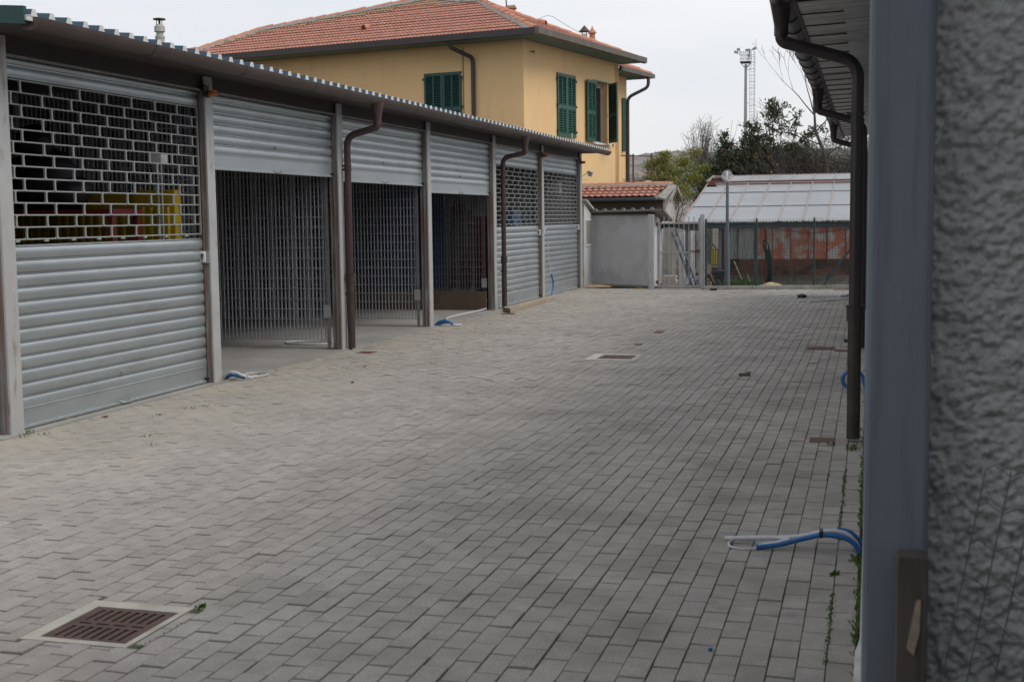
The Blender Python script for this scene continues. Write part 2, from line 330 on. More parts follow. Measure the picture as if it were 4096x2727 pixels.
# ------------------------------------------------------------------ left garage row
gar = thing('garage_row', (-6.22, 18, 0), 'row of six garages with galvanised roller doors under a ribbed roof, on the yard\'s left', 'garages')
F = -6.22; YE = [8.32, 11.43, 14.62, 17.87, 21.25, 24.6, 28.04]; PW = .15
for i, ye in enumerate(YE):
    p = MB().box(F-.022, F, ye-PW, ye, -.02, 2.99)
    po = p.build('post', M['post'], gar, bevel=.004)
    c = MB()
    x0, x1 = F-.125, F-.0225  # channel covers the post's side; its shading is in the darker colour
    c.box(x0, x1, ye-PW+.003, ye-PW+.035, -.02, 2.86); c.box(x0, x1, ye-.035, ye-.003, -.02, 2.86)
    c.box(x0, x0+.04, ye-PW+.035, ye-.035, -.02, 2.86); c.box(F-.07, F-.0225, ye-PW+.0345, ye-.0355, -.02, 2.98)
    for sgn, yy in ((-1, ye-PW+.003), (1, ye-.003)):
        for xx in (F-.064, F-.110):
            c.box(xx-.006, xx+.006, min(yy, yy+sgn*.014), max(yy, yy+sgn*.014), 0, 2.84)
    c.build('guide_channel', M['channel'], po)
GY0, GY1 = 7.9, 28.45
MB().box(-6.34, -6.26, 8.2, 28.0, 2.86, 3.0).build('lintel', M['soffit'], gar)
MB().box(-6.26, -6.235, 8.2, 28.0, 2.845, 2.862).build('lintel_trim', M['channel'], gar)
sf = MB()
for i in range(14):
    ya = GY0+i*(GY1-GY0)/14
    sf.box(-6.5, -5.77, ya+.003, ya+(GY1-GY0)/14-.003, 3.0, 3.012)
sf.build('soffit', M['soffit'], gar)
# roof: white core + ribbed teal skin; white rib ends along the edge
RS = .075; x_e, x_b = -5.72, -12.3
def roof_z(xx): return 3.016 + (x_e-xx)*RS
rib = []
n_r = int((GY1-GY0)/.2075)
prof = []
yy = GY0
for k in range(n_r+1):
    y0 = GY0 + k*.2075
    for dy, dz in ((0,0),(.056,0),(.076,.046),(.094,.046),(.114,0)):
        if y0+dy <= GY1: prof.append((y0+dy, dz))
core = MB().prism([(x_e,GY0,3.016),(x_e,GY1,3.016),(x_e,GY1,3.054),(x_e,GY0,3.054)], (x_b-x_e, 0, (x_e-x_b)*RS))
roof = core.build('roof', M['roof_white'], gar)
edge = MB(); m_ = len(prof); xf, xb_ = x_e+.004, x_e-.016
edge.add([(xf,y_,3.050) for y_,d in prof]+[(xf,y_,3.056+d) for y_,d in prof]+[(xb_,y_,3.051) for y_,d in prof]+[(xb_,y_,3.0575+d) for y_,d in prof],
  [q for k in range(m_-1) for q in ((k,k+1,m_+k+1,m_+k),(m_+k,m_+k+1,3*m_+k+1,3*m_+k),(2*m_+k,3*m_+k,3*m_+k+1,2*m_+k+1))])
edge.build('roof_edge_trim', M['roof_white'], roof)
MB().sweep([(x_e-.012, y_, 3.058+d) for y_, d in prof], (x_b-x_e, 0, (x_e-x_b)*RS)).build('ribbed_sheet', M['roof_teal'], roof)
MB().prism([(x_e-.02,GY0-.012,2.99),(x_e-.02,GY0-.012,3.115),(x_b,GY0-.012,3.115+(x_e-x_b)*RS),(x_b,GY0-.012,2.99+(x_e-x_b)*RS)], (0,.035,0)).build('gable_flashing', M['green_metal'], roof)
# gutter
def half_gutter(mb, xc, zc, r, y0, y1, n=9, th=.006):
    po = [(xc+r*math.cos(math.pi+math.pi*k/n), y0, zc+r*math.sin(math.pi+math.pi*k/n)) for k in range(n+1)]
    pi_ = [(xc+(r-th)*math.cos(math.pi+math.pi*k/n), y0, zc+(r-th)*math.sin(math.pi+math.pi*k/n)) for k in range(n+1)]
    mb.prism(po+pi_[::-1], (0, y1-y0, 0))
gu = MB(); GX, GZ, GR = -5.755, 3.045, .088
segs = 13
for i in range(segs):
    a = 7.97+i*(28.6-7.97)/segs; c_ = 7.97+(i+1)*(28.6-7.97)/segs
    half_gutter(gu, GX, GZ, GR, a, c_-.004)
    half_gutter(gu, GX, GZ, GR+.005, c_-.05, c_+.02)
gub = gu.build('gutter', M['brown'], gar, smooth='auto')
for yy in (7.962, 28.60):
    MB().prism([(GX+GR*math.cos(math.pi+math.pi*k/10), yy, GZ+GR*math.sin(math.pi+math.pi*k/10)) for k in range(11)], (0,.008,0)).build('end_cap', M['brown'], gub)

def bend(pts, r=.09, n=5):
    pts = [V(p) for p in pts]; out = [pts[0]]
    for i in range(1, len(pts)-1):
        a, b, c = pts[i-1], pts[i], pts[i+1]; d1 = (a-b).normalized(); d2 = (c-b).normalized(); k = min(r, (a-b).length*.45, (c-b).length*.45)
        p, q = b+d1*k, b+d2*k
        for t in range(n+1):
            s = t/n; out.append((1-s)**2*p+2*s*(1-s)*b+s*s*q)
    out.append(pts[-1]); return out
def downpipe(par, gx, gz, gr, y, px, ztop, zj, mat, iron, rad=.042, shoe=None, funh=.20):
    dp = MB().tube(bend([(gx, y, gz-gr-funh+.03), (gx, y, gz-gr-funh-.06), (px, y, ztop), (px, y, zj)], .12, 7), rad, 14).build('downpipe', mat, par, smooth='auto')
    fu = MB(); n = 14; vs = []
    for (hx, hy, z) in ((.078, .12, gz-gr*.55), (.060, .085, gz-gr-.06), (rad+.006, rad+.006, gz-gr-funh+.05), (rad+.006, rad+.006, gz-gr-funh-.02)):
        vs += [(gx+hx*math.cos(2*math.pi*k/n), y+hy*math.sin(2*math.pi*k/n), z) for k in range(n)]
    fu.add(vs, [(i*n+k, i*n+(k+1)%n, (i+1)*n+(k+1)%n, (i+1)*n+k) for i in range(3) for k in range(n)])
    fu.build('funnel', mat, dp, smooth='auto')
    pl = [(px, y, zj+.03), (px, y, .02)]
    if shoe: pl = bend([(px, y, zj+.03), (px, y, .07), (px+.02, y+shoe, .05)], .06, 4)
    boot = MB().tube(pl, rad+.004, 14).build('iron_boot', iron, dp, smooth='auto')
    MB().lathe((px, y, 0), [(rad+.014, zj-.05), (rad+.014, zj+.045), (rad+.019, zj+.046), (rad+.019, zj+.06)], 16).build('collar', iron, dp, smooth='auto')
    MB().lathe((px, y, 0), [(rad+.009, zj-.20), (rad+.009, zj-.18)], 16).build('pipe_ring', iron, dp, smooth='auto')
    for z in (zj-.19, zj+.32 if shoe else (ztop-.35), ztop-.4):
        br = MB(); br.box(px-.07, px-.02, y-.012, y+.012, z-.012, z+.012); br.lathe((px, y, 0), [(rad+.006, z-.012), (rad+.006, z+.012)], 14); br.build('bracket', iron, dp)
    return dp
downpipe(gar, GX, GZ, GR, 14.60, -6.155, 2.60, .88, M['pipe'], M['iron'])
downpipe(gar, GX, GZ, GR, 21.47, -6.16, 2.62, .86, M['pipe'], M['iron'], shoe=-.0)
MB().bar((-6.15, 21.44, .035), (-5.9, 21.25, .035), .09, .06).build('drain_shoe', M['iron'], gar, bevel=.01)

# roller doors
PITCH = .1055
def slats(mb, y0, y1, z0, z1, x=F-.088):
    z = z0
    while z < z1-.02:
        h = min(PITCH, z1-z); pr = []
        for k in range(8):
            t = k/7; pr.append((x+.002+(.010*(max(0,math.sin(math.pi*t))**.65)), y0, z+t*h*.80))
        pr += [(x-.007, y0, z+h*.81), (x-.007, y0, z+h*.84), (x+.005, y0, z+h*.855), (x+.005, y0, z+h*.90), (x-.009, y0, z+h*.91), (x-.009, y0, z+h*.985)]
        pr = [p for p in pr if p[2] <= z1]
        if len(pr) > 1: mb.sweep(pr, (0, y1-y0, 0))
        z += PITCH
def brickgrille(mb, y0, y1, z0, z1, rows, x=F-.085, sp=.385):
    ph = (z1-z0)/rows
    for r in range(rows+1):
        z = z0+r*ph; mb.tube([(x, y0, z), (x, y1, z)], .0066, 7)
    for r in range(rows):
        z = z0+r*ph; y = y0 + (.5 if r % 2 else 1.)*sp*.62
        while y < y1-.01:
            mb.box(x-.005, x+.009, y-.0085, y+.0085, z+.004, z+ph-.004)
            for zc in (z+.008, z+ph-.008): mb.box(x-.010, x+.011, y-.012, y+.012, zc-.008, zc+.008)
            y += sp
        mb.box(x-.005, x+.009, y1-.022, y1-.008, z, z+ph); mb.box(x-.005, x+.009, y0+.006, y0+.02, z, z+ph)
kinds = ['grille', 'open', 'open', 'open', 'grille', 'grille']
openz = [0, 2.105, 2.062, 1.972, 0, 0]
for i, kd in enumerate(kinds):
    y0, y1 = YE[i]+.012, YE[i+1]-PW-.012; xd = F-.088
    mb = MB()
    if kd == 'grille':
        gt = 2.69 if i == 0 else 2.50
        slats(mb, y0, y1, .17, 1.455); slats(mb, y0, y1, gt+.012, 2.86)
        d = mb.build('roller_door', M['galv'], gar, smooth='auto')
        gr = MB(); brickgrille(gr, y0, y1, 1.475, gt, 13, sp=.385 if i == 0 else .40)
        for k in range(8):
            yk = y0+.12+k*.36
            if yk < y1: gr.box(F-.09, F-.075, yk-.025, yk+.025, 1.455, 1.473)
        gr.build('brick_grille', M['grille'], d)
        zb = .02
    else:
        zb = openz[i]; slats(mb, y0, y1, zb+.155, 2.86)
        d = mb.build('roller_door', M['galv'], gar, smooth='auto')
    b = MB().box(xd-.004, xd+.010, y0, y1, zb+.02, zb+.152)
    b.box(xd-.004, xd+.016, y0, y1, zb+.148, zb+.157); b.box(xd-.012, xd+.030, y0, y1, zb, zb+.022)
    br = b.build('bottom_rail', M['galv'], d, bevel=.003)
    bo = MB()
    for k in range(8):
        yk = y0+.15+k*(y1-y0-.3)/7; MB().lathe((xd+.022, yk, zb+.0205), [(.009,0),(.009,.006)], 8).build('bolt', M['white_plastic'], br)
    ym = (y0+y1)/2
    bo.tube([(xd+.016, ym-.09, zb+.035), (xd+.05, ym-.05, zb+.012), (xd+.05, ym+.05, zb+.012), (xd+.016, ym+.09, zb+.035)], .006, 6)
    bo.build('handle', M['grille'], br)
    lk = MB().tube([(xd+.012, ym-.02, zb+.28), (xd+.032, ym-.02, zb+.28)], .016, 12)
    lk.build('lock', M['grille'], d, smooth='auto')
    for ys_ in (y0+.03, y1-.03): MB().box(xd+.01, xd+.04, ys_-.02, ys_+.02, zb+.005, zb+.05).build('rubber_stop', M['black'], br)
# amber lamps and key switches
for i in (1, 5, 6):
    yc = YE[i]-PW/2; z = 2.84 if i == 1 else 2.80
    sl = MB().box(F+.001, F+.02, yc-.13, yc-.03, z-.05, z+.06).box(F+.001, F+.012, yc-.03, yc+.03, z-.04, z+.02).build('signal_lamp', M['black'], gar)
    pr = [(.001,-.045),(.03,-.043),(.05,-.03),(.055,-.01),(.045,.0),(.045,.012)]
    MB().lathe((F+.055, yc-.03, z+.0), pr, 16).build('amber_lens', M['orange'], sl, smooth='auto')
for i, z in ((1, 1.25), (5, 1.29), (6, 1.36)):
    yk = YE[i]-PW
    ks = MB().box(F-.115, F-.005, yk-.016, yk-.001, z-.06, z+.06).build('key_switch', M['grey_box'], gar)
    MB().box(F-.10, F-.035, yk-.045, yk-.017, z-.055, z+.055).build('cover', M['white_plastic'], ks, bevel=.012)
    km = MB().lathe((F-.068, yk-.0475, z+.008), [(.001,-.001),(.001,.001)], 6)
    km = MB(); n = 12
    km.prism([(F-.068+.014*math.cos(2*math.pi*k/n), yk-.0475, z+.016+.018*math.sin(2*math.pi*k/n)) for k in range(n)], (0,.003,0))
    km.prism([(F-.075, yk-.0478, z+.005), (F-.061, yk-.0478, z+.005), (F-.064, yk-.0478, z-.035), (F-.072, yk-.0478, z-.035)], (0,.003,0))
    km.build('key_mark', M['black'], ks)
# interior
MB().box(-12.4, -6.17, 8.0, 28.1, -.3, .012).build('floor', M['concrete'], gar)
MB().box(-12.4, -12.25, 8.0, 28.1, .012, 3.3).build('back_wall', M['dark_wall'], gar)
MB().box(-12.25, -6.36, 8.02, 8.12, .012, 2.98).build('end_wall', M['white_worn'], gar)
MB().box(-12.25, -6.34, 28.0, 28.1, .012, 3.0).build('end_wall', M['white_worn'], gar)
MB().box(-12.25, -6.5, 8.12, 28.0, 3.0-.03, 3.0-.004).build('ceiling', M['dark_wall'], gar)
part_m = MB()
for i in (1, 2, 3, 4, 5):
    yp = YE[i]-.13; pm = MB(); x = -6.40
    while x > -12.2:
        pm.box(x-.0045, x+.0045, yp-.008, yp+.008, .13, 2.9); x -= .0525
    z = .13
    while z < 2.92:
        pm.box(-12.2, -6.38, yp-.011, yp-.003, z-.005, z+.005); z += .125
    for xx in (-6.42, -8.4, -10.4): pm.box(xx-.018, xx+.018, yp+.013, yp+.04, .012, 2.9)
    pt = pm.build('grating_partition', M['grating'] if i < 4 else M['grating_darker'], gar)  # farther partitions take a darker copy of the grating
    pt['label'] = 'steel grating partition between two garages'
    MB().box(-6.46, -6.37, yp-.03, yp-.015, .40, .56).build('junction_box', M['grey_box'], pt)
# flue on the garage roof
fl = MB().lathe((-9.6, 16.2, 0), [(.062,3.2),(.062,4.14),(.068,4.14),(.068,4.17),(.050,4.17),(.050,4.22),(.075,4.23),(.072,4.30),(.058,4.31),(.05,4.33)], 20).build('flue', M['frame_conc'], gar, smooth='auto')
MB().lathe((-9.6, 16.2, 0), [(.015,4.32),(.015,4.395),(.088,4.395),(.084,4.41),(.02,4.422)], 20).lathe((-9.56,16.2,0),[(.006,4.31),(.006,4.40)],6).lathe((-9.645,16.2,0),[(.006,4.31),(.006,4.40)],6).build('cap', M['iron_black'], fl, smooth='auto')
MB().tube([(-6.02, 26.2, 3.12),(-6.0,26.15,3.30)], .014, 8).build('roof_vent', M['white_plastic'], gar)

# things inside the garages
def corr_sheet(mb, x0, x1, y, z0, z1, pitch=.09, d=.02):
    pr = []; x = x0; k = 0
    while x < x1:
        for dx, dy in ((0,0),(pitch*.35,0),(pitch*.5,d),(pitch*.85,d)):
            if x+dx <= x1: pr.append((x+dx, y-dy, z0))
        x += pitch
    mb.sweep(pr, (0,0,z1-z0))
def locker(x0, x1, y, z1, label):
    t = thing('metal_cabinet', ((x0+x1)/2, y, .012), label, 'cabinet', 'yellow cabinets in the first garage')
    MB().box(x0, x1, y, y+.12, .012, z1).build('body', M['yellow'], t)
    c = MB(); corr_sheet(c, x0+.03, x1-.03, y-.002, .05, z1-.16); c.build('corrugated_front', M['yellow'], t)
    return t
locker(-6.86, -6.42, 10.98, 1.90, 'tallest yellow corrugated cabinet, at the right end behind the first brick-pattern grille')
locker(-7.82, -6.88, 11.02, 1.87, 'yellow corrugated cabinet behind the black sack, left of the tallest one')
locker(-8.85, -7.84, 11.0, 1.86, 'leftmost yellow corrugated cabinet behind the first brick-pattern grille')
wb = thing('workbench', (-7.3, 10.4, .012), 'red steel workbench frame behind the first roller door', 'workbench')
MB().box(-8.2, -6.66, 10.32, 10.80, 1.66, 1.72).build('top_frame', M['red'], wb)
for xx, yy in ((-8.17,10.34),(-6.70,10.34),(-6.70,10.76),(-8.17,10.76)):
    MB().box(xx-.025, xx+.025, yy-.025, yy+.025, .012, 1.66).build('leg', M['red'], wb)
MB().box(-8.14,-6.73,10.36,10.74,1.30,1.33).build('shelf', M['wood_dark'], wb)
def blob(mb, c, rx, ry, rz, seed, n=14, m=10, amp=.18):
    vs = []; fs = []
    for j in range(m+1):
        th = math.pi*j/m
        for i in range(n):
            ph = 2*math.pi*i/n; d = V((math.sin(th)*math.cos(ph), math.sin(th)*math.sin(ph), math.cos(th)))
            k = 1+amp*noise.noise(d*2.3+V((seed,seed*.7,0)))*1.6
            vs.append((c[0]+rx*d.x*k, c[1]+ry*d.y*k, c[2]+rz*d.z*k))
    for j in range(m):
        for i in range(n): fs.append((j*n+i, j*n+(i+1)%n, (j+1)*n+(i+1)%n, (j+1)*n+i))
    mb.add(vs, fs)
b = MB(); blob(b, (-7.55, 10.55, 2.0), .42, .22, .30, 3); blob(b, (-7.35,10.55,1.88), .3,.2,.2, 5); blob(b, (-7.62,10.55,2.32), .2,.15,.2, 9)
tag(b.build('plastic_sack', M['black'], smooth=True), 'bulging black plastic sack on the red workbench', 'sack')
bx = thing('water_tank', (-6.5, 10.9, 2.15), 'small white box on thin pipes above the yellow cabinets', 'tank')
MB().box(-6.60,-6.47,10.86,10.98,2.14,2.24).build('body', M['white_plastic'], bx, bevel=.008)
MB().tube([(-6.54,10.9,2.14),(-6.54,10.9,1.2)],.010,8).tube([(-6.50,10.9,2.14),(-6.50,10.9,1.2)],.010,8).build('pipe', M['grating'], bx)
# bay four: blue sheet, boards, kick board
tag(MB().box(-8.9,-7.18,21.26,21.30,.36,2.3).build('blue_sheet', M['blue_metal']), 'dark blue sheet standing behind the fourth garage\'s grating', 'sheet')
tag(MB().box(-9.2,-6.37,21.05,21.09,.012,.34).build('kick_board', M['wood_dark']), 'brown board along the foot of the fourth garage\'s grating', 'board')
pl = 'brown plank leaning upright inside the fourth garage'
for k, (xx, w, h, tilt) in enumerate(((-7.08,.10,1.45,.03),(-6.92,.09,1.5,-.02),(-6.78,.10,1.38,.02))):
    o = MB().obox((xx, 21.45, .35+h/2), (w/2,0,0), (0,.012,0), (tilt*h/2, .03, h/2)).build('wood_plank', M['plank'])
    tag(o, ['pale-edged brown plank leaning right beside the dark blue sheet','middle one of three brown planks leaning right of the dark blue sheet','brown plank nearest the door post, right of the other two planks'][k], 'plank', 'planks leaning behind the grating')
cb = thing('hanging_cables', (-6.6,21.4,1.4), 'black and red cables hanging above the planks in the fourth garage', 'cables')
MB().tube([(-6.85,21.38,2.2),(-6.82,21.36,1.6),(-6.89,21.36,1.3),(-6.82,21.36,.9),(-6.72,21.36,.7)],.012,6).tube([(-6.93,21.36,2.1),(-6.91,21.36,1.7),(-6.87,21.36,1.5)],.014,6).build('black_cable', M['black'], cb)
MB().tube([(-6.98,21.36,1.9),(-7.00,21.36,1.75),(-6.93,21.36,1.62)],.02,6).tube([(-6.77,21.36,1.55),(-6.74,21.36,1.48),(-6.70,21.36,1.5)],.022,6).build('red_cable', M['red'], cb)
tag(MB().lathe((-6.75,24.1,0),[(.18,.012),(.2,.3),(.2,1.7),(.16,1.75)],18).build('plastic_drum', M['blue_metal'], smooth='auto'), 'tall blue drum behind the grille of the fifth garage', 'drum')
tag(MB().box(-7.5,-7.2,24.05,24.3,.012,1.62).build('tool_chest', M['red']), 'dark red chest behind the grille of the fifth garage', 'chest')
tag(MB().box(-6.9,-6.6,27.5,27.7,2.1,2.35).build('wall_box', M['white_plastic'], bevel=.01), 'white box high inside the sixth garage by the right post', 'box')

# ------------------------------------------------------------------ right garage row (seen along its gutter)
rg = thing('garage_row', (.06, 14, 0), 'shaded garage row along the right edge with roughcast end wall and dark gutter', 'garages')
RY = [2.9, 6.05, 9.25, 12.4, 15.6, 18.75, 22.0, 25.6]
for i, y in enumerate(RY):
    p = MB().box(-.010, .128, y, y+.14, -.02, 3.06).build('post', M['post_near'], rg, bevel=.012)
    if i: MB().box(.128+.001, .16, y+.02, y+.12, -.02, 2.9).build('guide_channel', M['channel'], p)
# roughcast end wall with real relief
rw = MB(); vs = []
xs_ = [.126+.374*k/74 for k in range(75)]+[.5+.75*k/10 for k in range(1,11)]
zs_ = [-.02+.42*k/10 for k in range(10)]+[.40+1.95*k/360 for k in range(361)]+[2.35+.71*k/10 for k in range(1,11)]
for z in zs_:
    for x in xs_:
        p = V((x, 0, z)); q_ = V((x,0,z*1.5))
        d = .011*noise.noise(p*9+V((2,7,1)))+.007*noise.noise(p*27+V((5,1,2)))+.0095*noise.noise(p*52)+.009*noise.noise(p*98)+.010*noise.noise(p*4)
        vs.append((x, 3.0-d*1.1, z))
nx, nz = len(xs_)-1, len(zs_)-1
rw.add(vs, [(j*(nx+1)+i, j*(nx+1)+i+1, (j+1)*(nx+1)+i+1, (j+1)*(nx+1)+i) for j in range(nz) for i in range(nx)])
rwo = rw.build('end_wall', M['rough'], rg, smooth=True)
MB().box(.135, 1.25, 3.06, 3.2, -.02, 3.06).build('end_wall_core', M['plaster_grey'], rg)
MB().box(1.25, 6.0, 2.98, 3.2, -.02, 3.06).build('end_wall', M['plaster_grey'], rg)
MB().box(5.85, 6.0, 3.2, 25.75, -.02, 3.06).build('rear_wall', M['plaster_grey'], rg)
MB().box(.17, 5.848, 25.6, 25.74, -.02, 3.06).build('end_wall', M['plaster_grey'], rg)
for i in range(7):
    mb = MB(); slats(mb, RY[i]+.15, RY[i+1]-.01, .1, 2.86, x=.16)
    # doors of this row face the yard, i.e. towards -x
    mb.v = [(2*.16-vx, vy, vz) for vx, vy, vz in mb.v]
    mb.build('roller_door', M['galv'], rg, smooth='auto')
MB().box(.13, .2, 3.2, 25.6, 2.86, 3.06).build('lintel', M['soffit'], rg)
so = MB(); y = 2.2; pr = []
while y < 25.9:
    for dy, dz in ((0,0),(.03,.006),(.05,.006),(.08,0)): pr.append((-.53, y+dy, 3.075+dz))
    y += .11
so.sweep(pr, (.68, 0, .03))
MB().box(-.56,-.53,2.2,26.0,3.055,3.17).build('eaves_board', M['soffit'], rg)
so.build('soffit', M['alu'], rg)
MB().prism([(-.56,2.2,3.13),(-.56,26,3.13),(-.56,26,3.17),(-.56,2.2,3.17)], (6.7,0,.55)).build('roof', M['roof_teal'], rg)
g2 = MB(); RGX, RGZ, RGR = -.625, 3.10, .08
for i in range(8):
    a = 2.2+i*3.0; half_gutter(g2, RGX, RGZ, RGR, a, min(26.1, a+2.996))
gb = g2.build('gutter', M['pipe_black'], rg, smooth='auto')
y = 2.5
while y < 26:
    hk = MB(); pts = [(RGX+(RGR+.006)*math.cos(math.pi+math.pi*k/8), y, RGZ+(RGR+.006)*math.sin(math.pi+math.pi*k/8)) for k in range(9)]
    hk.tube(pts+[(-.52, y, 3.07), (-.22, y, 3.082)], .006, 6).build('gutter_hook', M['pipe_black'], gb)
    y += .62
for yy in (9.23, 15.53, 21.85):
    downpipe(rg, RGX, RGZ, RGR, yy, -.106, 2.63, .90, M['pipe_black'], M['iron_black'], rad=.043, funh=.17)
MB().box(-.022, .13, 2.75, 25.6, -.05, .045).build('plinth', M['dirt_white'], rg, bevel=.01)
ft = MB(); blob(ft, (.0, 3.6, .02), .055, .5, .09, 4, amp=.3); blob(ft, (.0, 4.5, .01), .04, .4, .06, 8, amp=.3); 
ft.build('mortar_footing', M['dirt_white'], rg, smooth=True)

# timber and mesh leaning on the near post
tb = thing('timber_post', (.098, 2.86, 0), 'short weathered timber post with a split top in front of the steel post', 'post')
MB().box(.062, .128, 2.83, 2.895, -.02, .862).build('timber', mk('weathered_timber', (.095,.082,.070), .85, 0, .25, 7, stretch=(5,5,.5), dirt=((.045,.04,.036), 6, .58, .7, (4,4,.4))), tb, bevel=.004)
MB().prism([(.103,2.826,.765),(.113,2.826,.77),(.112,2.826,.70),(.10,2.826,.645),(.085,2.826,.66)], (0,.004,0)).build('split_scar', M['wood'], tb)
ms = MB()
def meshwave(u, v):  # slack sheet of fencing leaning on the wall
    x = .13+.42*u - .20*(1-v)*1.0 + .10; z = 1.08-.10*u - 1.05*(1-v) + .012*math.sin(9*u)
    return V((x, 2.62+.10*v+.025*math.sin(5*u+3*v)-.12*(1-v), z))
for i in range(15):
    u = i/9.; ms.tube([meshwave(u, j/14) for j in range(15)], .0013, 4)
for j in range(15):
    ms.tube([meshwave(i/27, j/14)+V((0,0,.010*math.sin(i*1.6))) for i in range(42)], .0011, 4)
tag(ms.build('wire_mesh', M['fence_green']), 'slack green wire mesh leaning on the roughcast wall', 'wire mesh')

# unseen building added behind and beside the viewpoint to keep the passage in shade
nb = thing('shade_building', (4, -4, 0), 'unseen grey rendered building added behind the viewpoint to shade the yard', 'building')
MB().box(2.2, 8, -9, 2.5, -.02, 4.2).box(-6, 2.2, -9, -4.8, -.02, 4.2).build('wall', M['plaster_grey'], nb)
MB().box(-6.0, 2.2, -4.8, -.8, 3.35, 3.5).build('shade_canopy', M['soffit'], nb)  # added out of view to cut sky light on the near ground
MB().box(1.9, 8.3, -9.3, 2.75, 4.2, 4.35).box(-6.3, 1.9, -9.3, -4.4, 4.2, 4.35).build('roof', M['far_roof'], nb)

# ------------------------------------------------------------------ yellow house
HA = math.radians(11.5)
dR = V((math.sin(HA), math.cos(HA), 0)); dL = V((-math.cos(HA), math.sin(HA), 0)); UP = V((0,0,1))
HC = V((-8.601, 32., 0))
ho = thing('yellow_house', (-12, 36, 0), 'yellow rendered house with terracotta hip roof and green shutters behind the garages', 'house')
def HP(u, w, z, off=0, face='R'):
    if face == 'R': return HC + dR*u - dL*off + UP*z     # right facade, off = outward
    return HC + dL*u - dR*off + UP*z
def hbox(mb, u0, u1, z0, z1, o0, o1, face='R'):
    a = [HP(u0,0,z0,o0,face), HP(u1,0,z0,o0,face), HP(u1,0,z0,o1,face), HP(u0,0,z0,o1,face)]
    mb.prism(a, (0,0,z1-z0))
UL, UR = 13.2, 6.35
wl = MB()
# walls with openings on the right facade
O1 = (1.97, 3.15, 3.76, 5.45); O2 = (4.42, 5.47, 3.70, 5.43); OL = (1.81, 2.93, 3.6, 5.40)
def facade(mb, length, ops, face, zt=6.12, th=.35, u_in=0):
    us = sorted(set([u_in, length]+[v for o in ops for v in o[:2]]))
    for a, b in zip(us, us[1:]):
        cuts = [o for o in ops if o[0] <= a+1e-6 and o[1] >= b-1e-6]
        if cuts: hbox(mb, a, b, -.05, cuts[0][2], -th, 0, face); hbox(mb, a, b, cuts[0][3], zt, -th, 0, face)
        else: hbox(mb, a, b, -.05, zt, -th, 0, face)
facade(wl, UR, [O1, O2], 'R', u_in=.352); facade(wl, UL, [OL], 'L')
a = HP(0,0,-.05,-.35,'R')
wl.prism([HC+dL*UL-UP*.05, HC+dL*UL+dR*UR-UP*.05, HC+dL*(UL-.3)+dR*UR-UP*.05, HC+dL*(UL-.3)-UP*.05], (0,0,6.1))
wl.prism([HC+dR*UR-UP*.05, HC+dL*UL+dR*UR-UP*.05, HC+dL*UL+dR*(UR-.3)-UP*.05, HC+dR*(UR-.3)-UP*.05], (0,0,6.1))
wl.build('wall', M['stucco_yellow'], ho)
w2 = MB()
def AH(u, off, z): return HC+dR*u-dL*off+UP*z
w2.prism([AH(UR+.004,-.6,-.05), AH(8.45,-.6,-.05), AH(8.45,-6,-.05), AH(UR+.004,-6,-.05)], (0,0,5.98))
w2.build('annex_wall', M['stucco_yellow'], ho)

def tilefield(mb, P, du, dv, poly, period=.115, row=.28, amp=.022, step=.028, jit=.004):
    """wavy overlapping tile courses on the plane P + u*du + v*dv, kept inside poly [(u,v)]"""
    n = du.cross(dv).normalized()
    if n.z < 0: n = -n
    def ins(u, v):
        c = False; k = len(poly)
        for i in range(k):
            (x0,y0),(x1,y1) = poly[i], poly[(i+1)%k]
            if (y0 > v) != (y1 > v) and u < (x1-x0)*(v-y0)/(y1-y0)+x0: c = not c
        return c
    u0, u1 = min(p[0] for p in poly), max(p[0] for p in poly); v0, v1 = min(p[1] for p in poly), max(p[1] for p in poly)
    nu = int((u1-u0)/period*4)+1; nv = int((v1-v0)/row)+1
    for j in range(nv):
        va, vb = v0+j*row, v0+(j+1)*row+.03; prev = None
        jj = R.uniform(-jit, jit)
        for i in range(nu+1):
            u = u0+i*period/4
            if not (ins(u, min(va+row*.5, v1))): prev = None; continue
            w = amp*(.5+.5*math.cos(2*math.pi*(i%4)/4)); dz = R.uniform(-jit, jit)*.5
            q = [P+du*u+dv*va+n*(w+step-.012+jj), P+du*u+dv*va+n*(w+step+jj+dz), P+du*u+dv*vb+n*(w+jj)]
            b = len(mb.v); mb.v += [tuple(t) for t in q]
            if prev is not None:
                mb.f += [(prev, b, b+1, prev+1), (prev+1, b+1, b+2, prev+2)]
            prev = b
RP = HC - dR*.75 - dL*.75; RP = V((RP.x, RP.y, 6.16))
hs, hh = 3.4, 1.47
sl = hh/hs
dvL = (dR+UP*sl); dvR = (dL+UP*sl)      # v measured in plan metres
LP = [(0,0),(3.4,3.4),(3.95,3.55),(5.45,4.28),(10.4,2.47),(11.5,.85),(13.9,0)]
W_R = 7.25
rf = MB(); tilefield(rf, RP, dL, dvL, LP, row=.262)
RPo = [(0,0),(3.4,3.4),(W_R,0)]
tilefield(rf, RP, dR, dvR, RPo, row=.262)
rof = rf.build('roof', M['tile'], ho, fix=False)
def lp(u, v, dz=0): return RP+dL*u+dvL*v+UP*dz
def rp(u, v, dz=0): return RP+dR*u+dvR*v+UP*dz
sh = MB().poly([lp(u,v,-.03) for u,v in LP])
back = [lp(13.9,0,-.1), RP+dL*13.9+dR*W_R, RP+dR*W_R]
sh.poly([rp(0,0,-.03), rp(3.4,3.4,-.03), rp(W_R,0,-.03)])
pk = [lp(u,v,-.03) for u,v in LP[1:]]
bb = RP+dL*13.9+dR*W_R; bc = RP+dR*W_R
for k in range(len(pk)-1): sh.add([pk[k], pk[k+1], bb], [(0,1,2)])
sh.add([pk[0], bb, bc], [(0,1,2)])
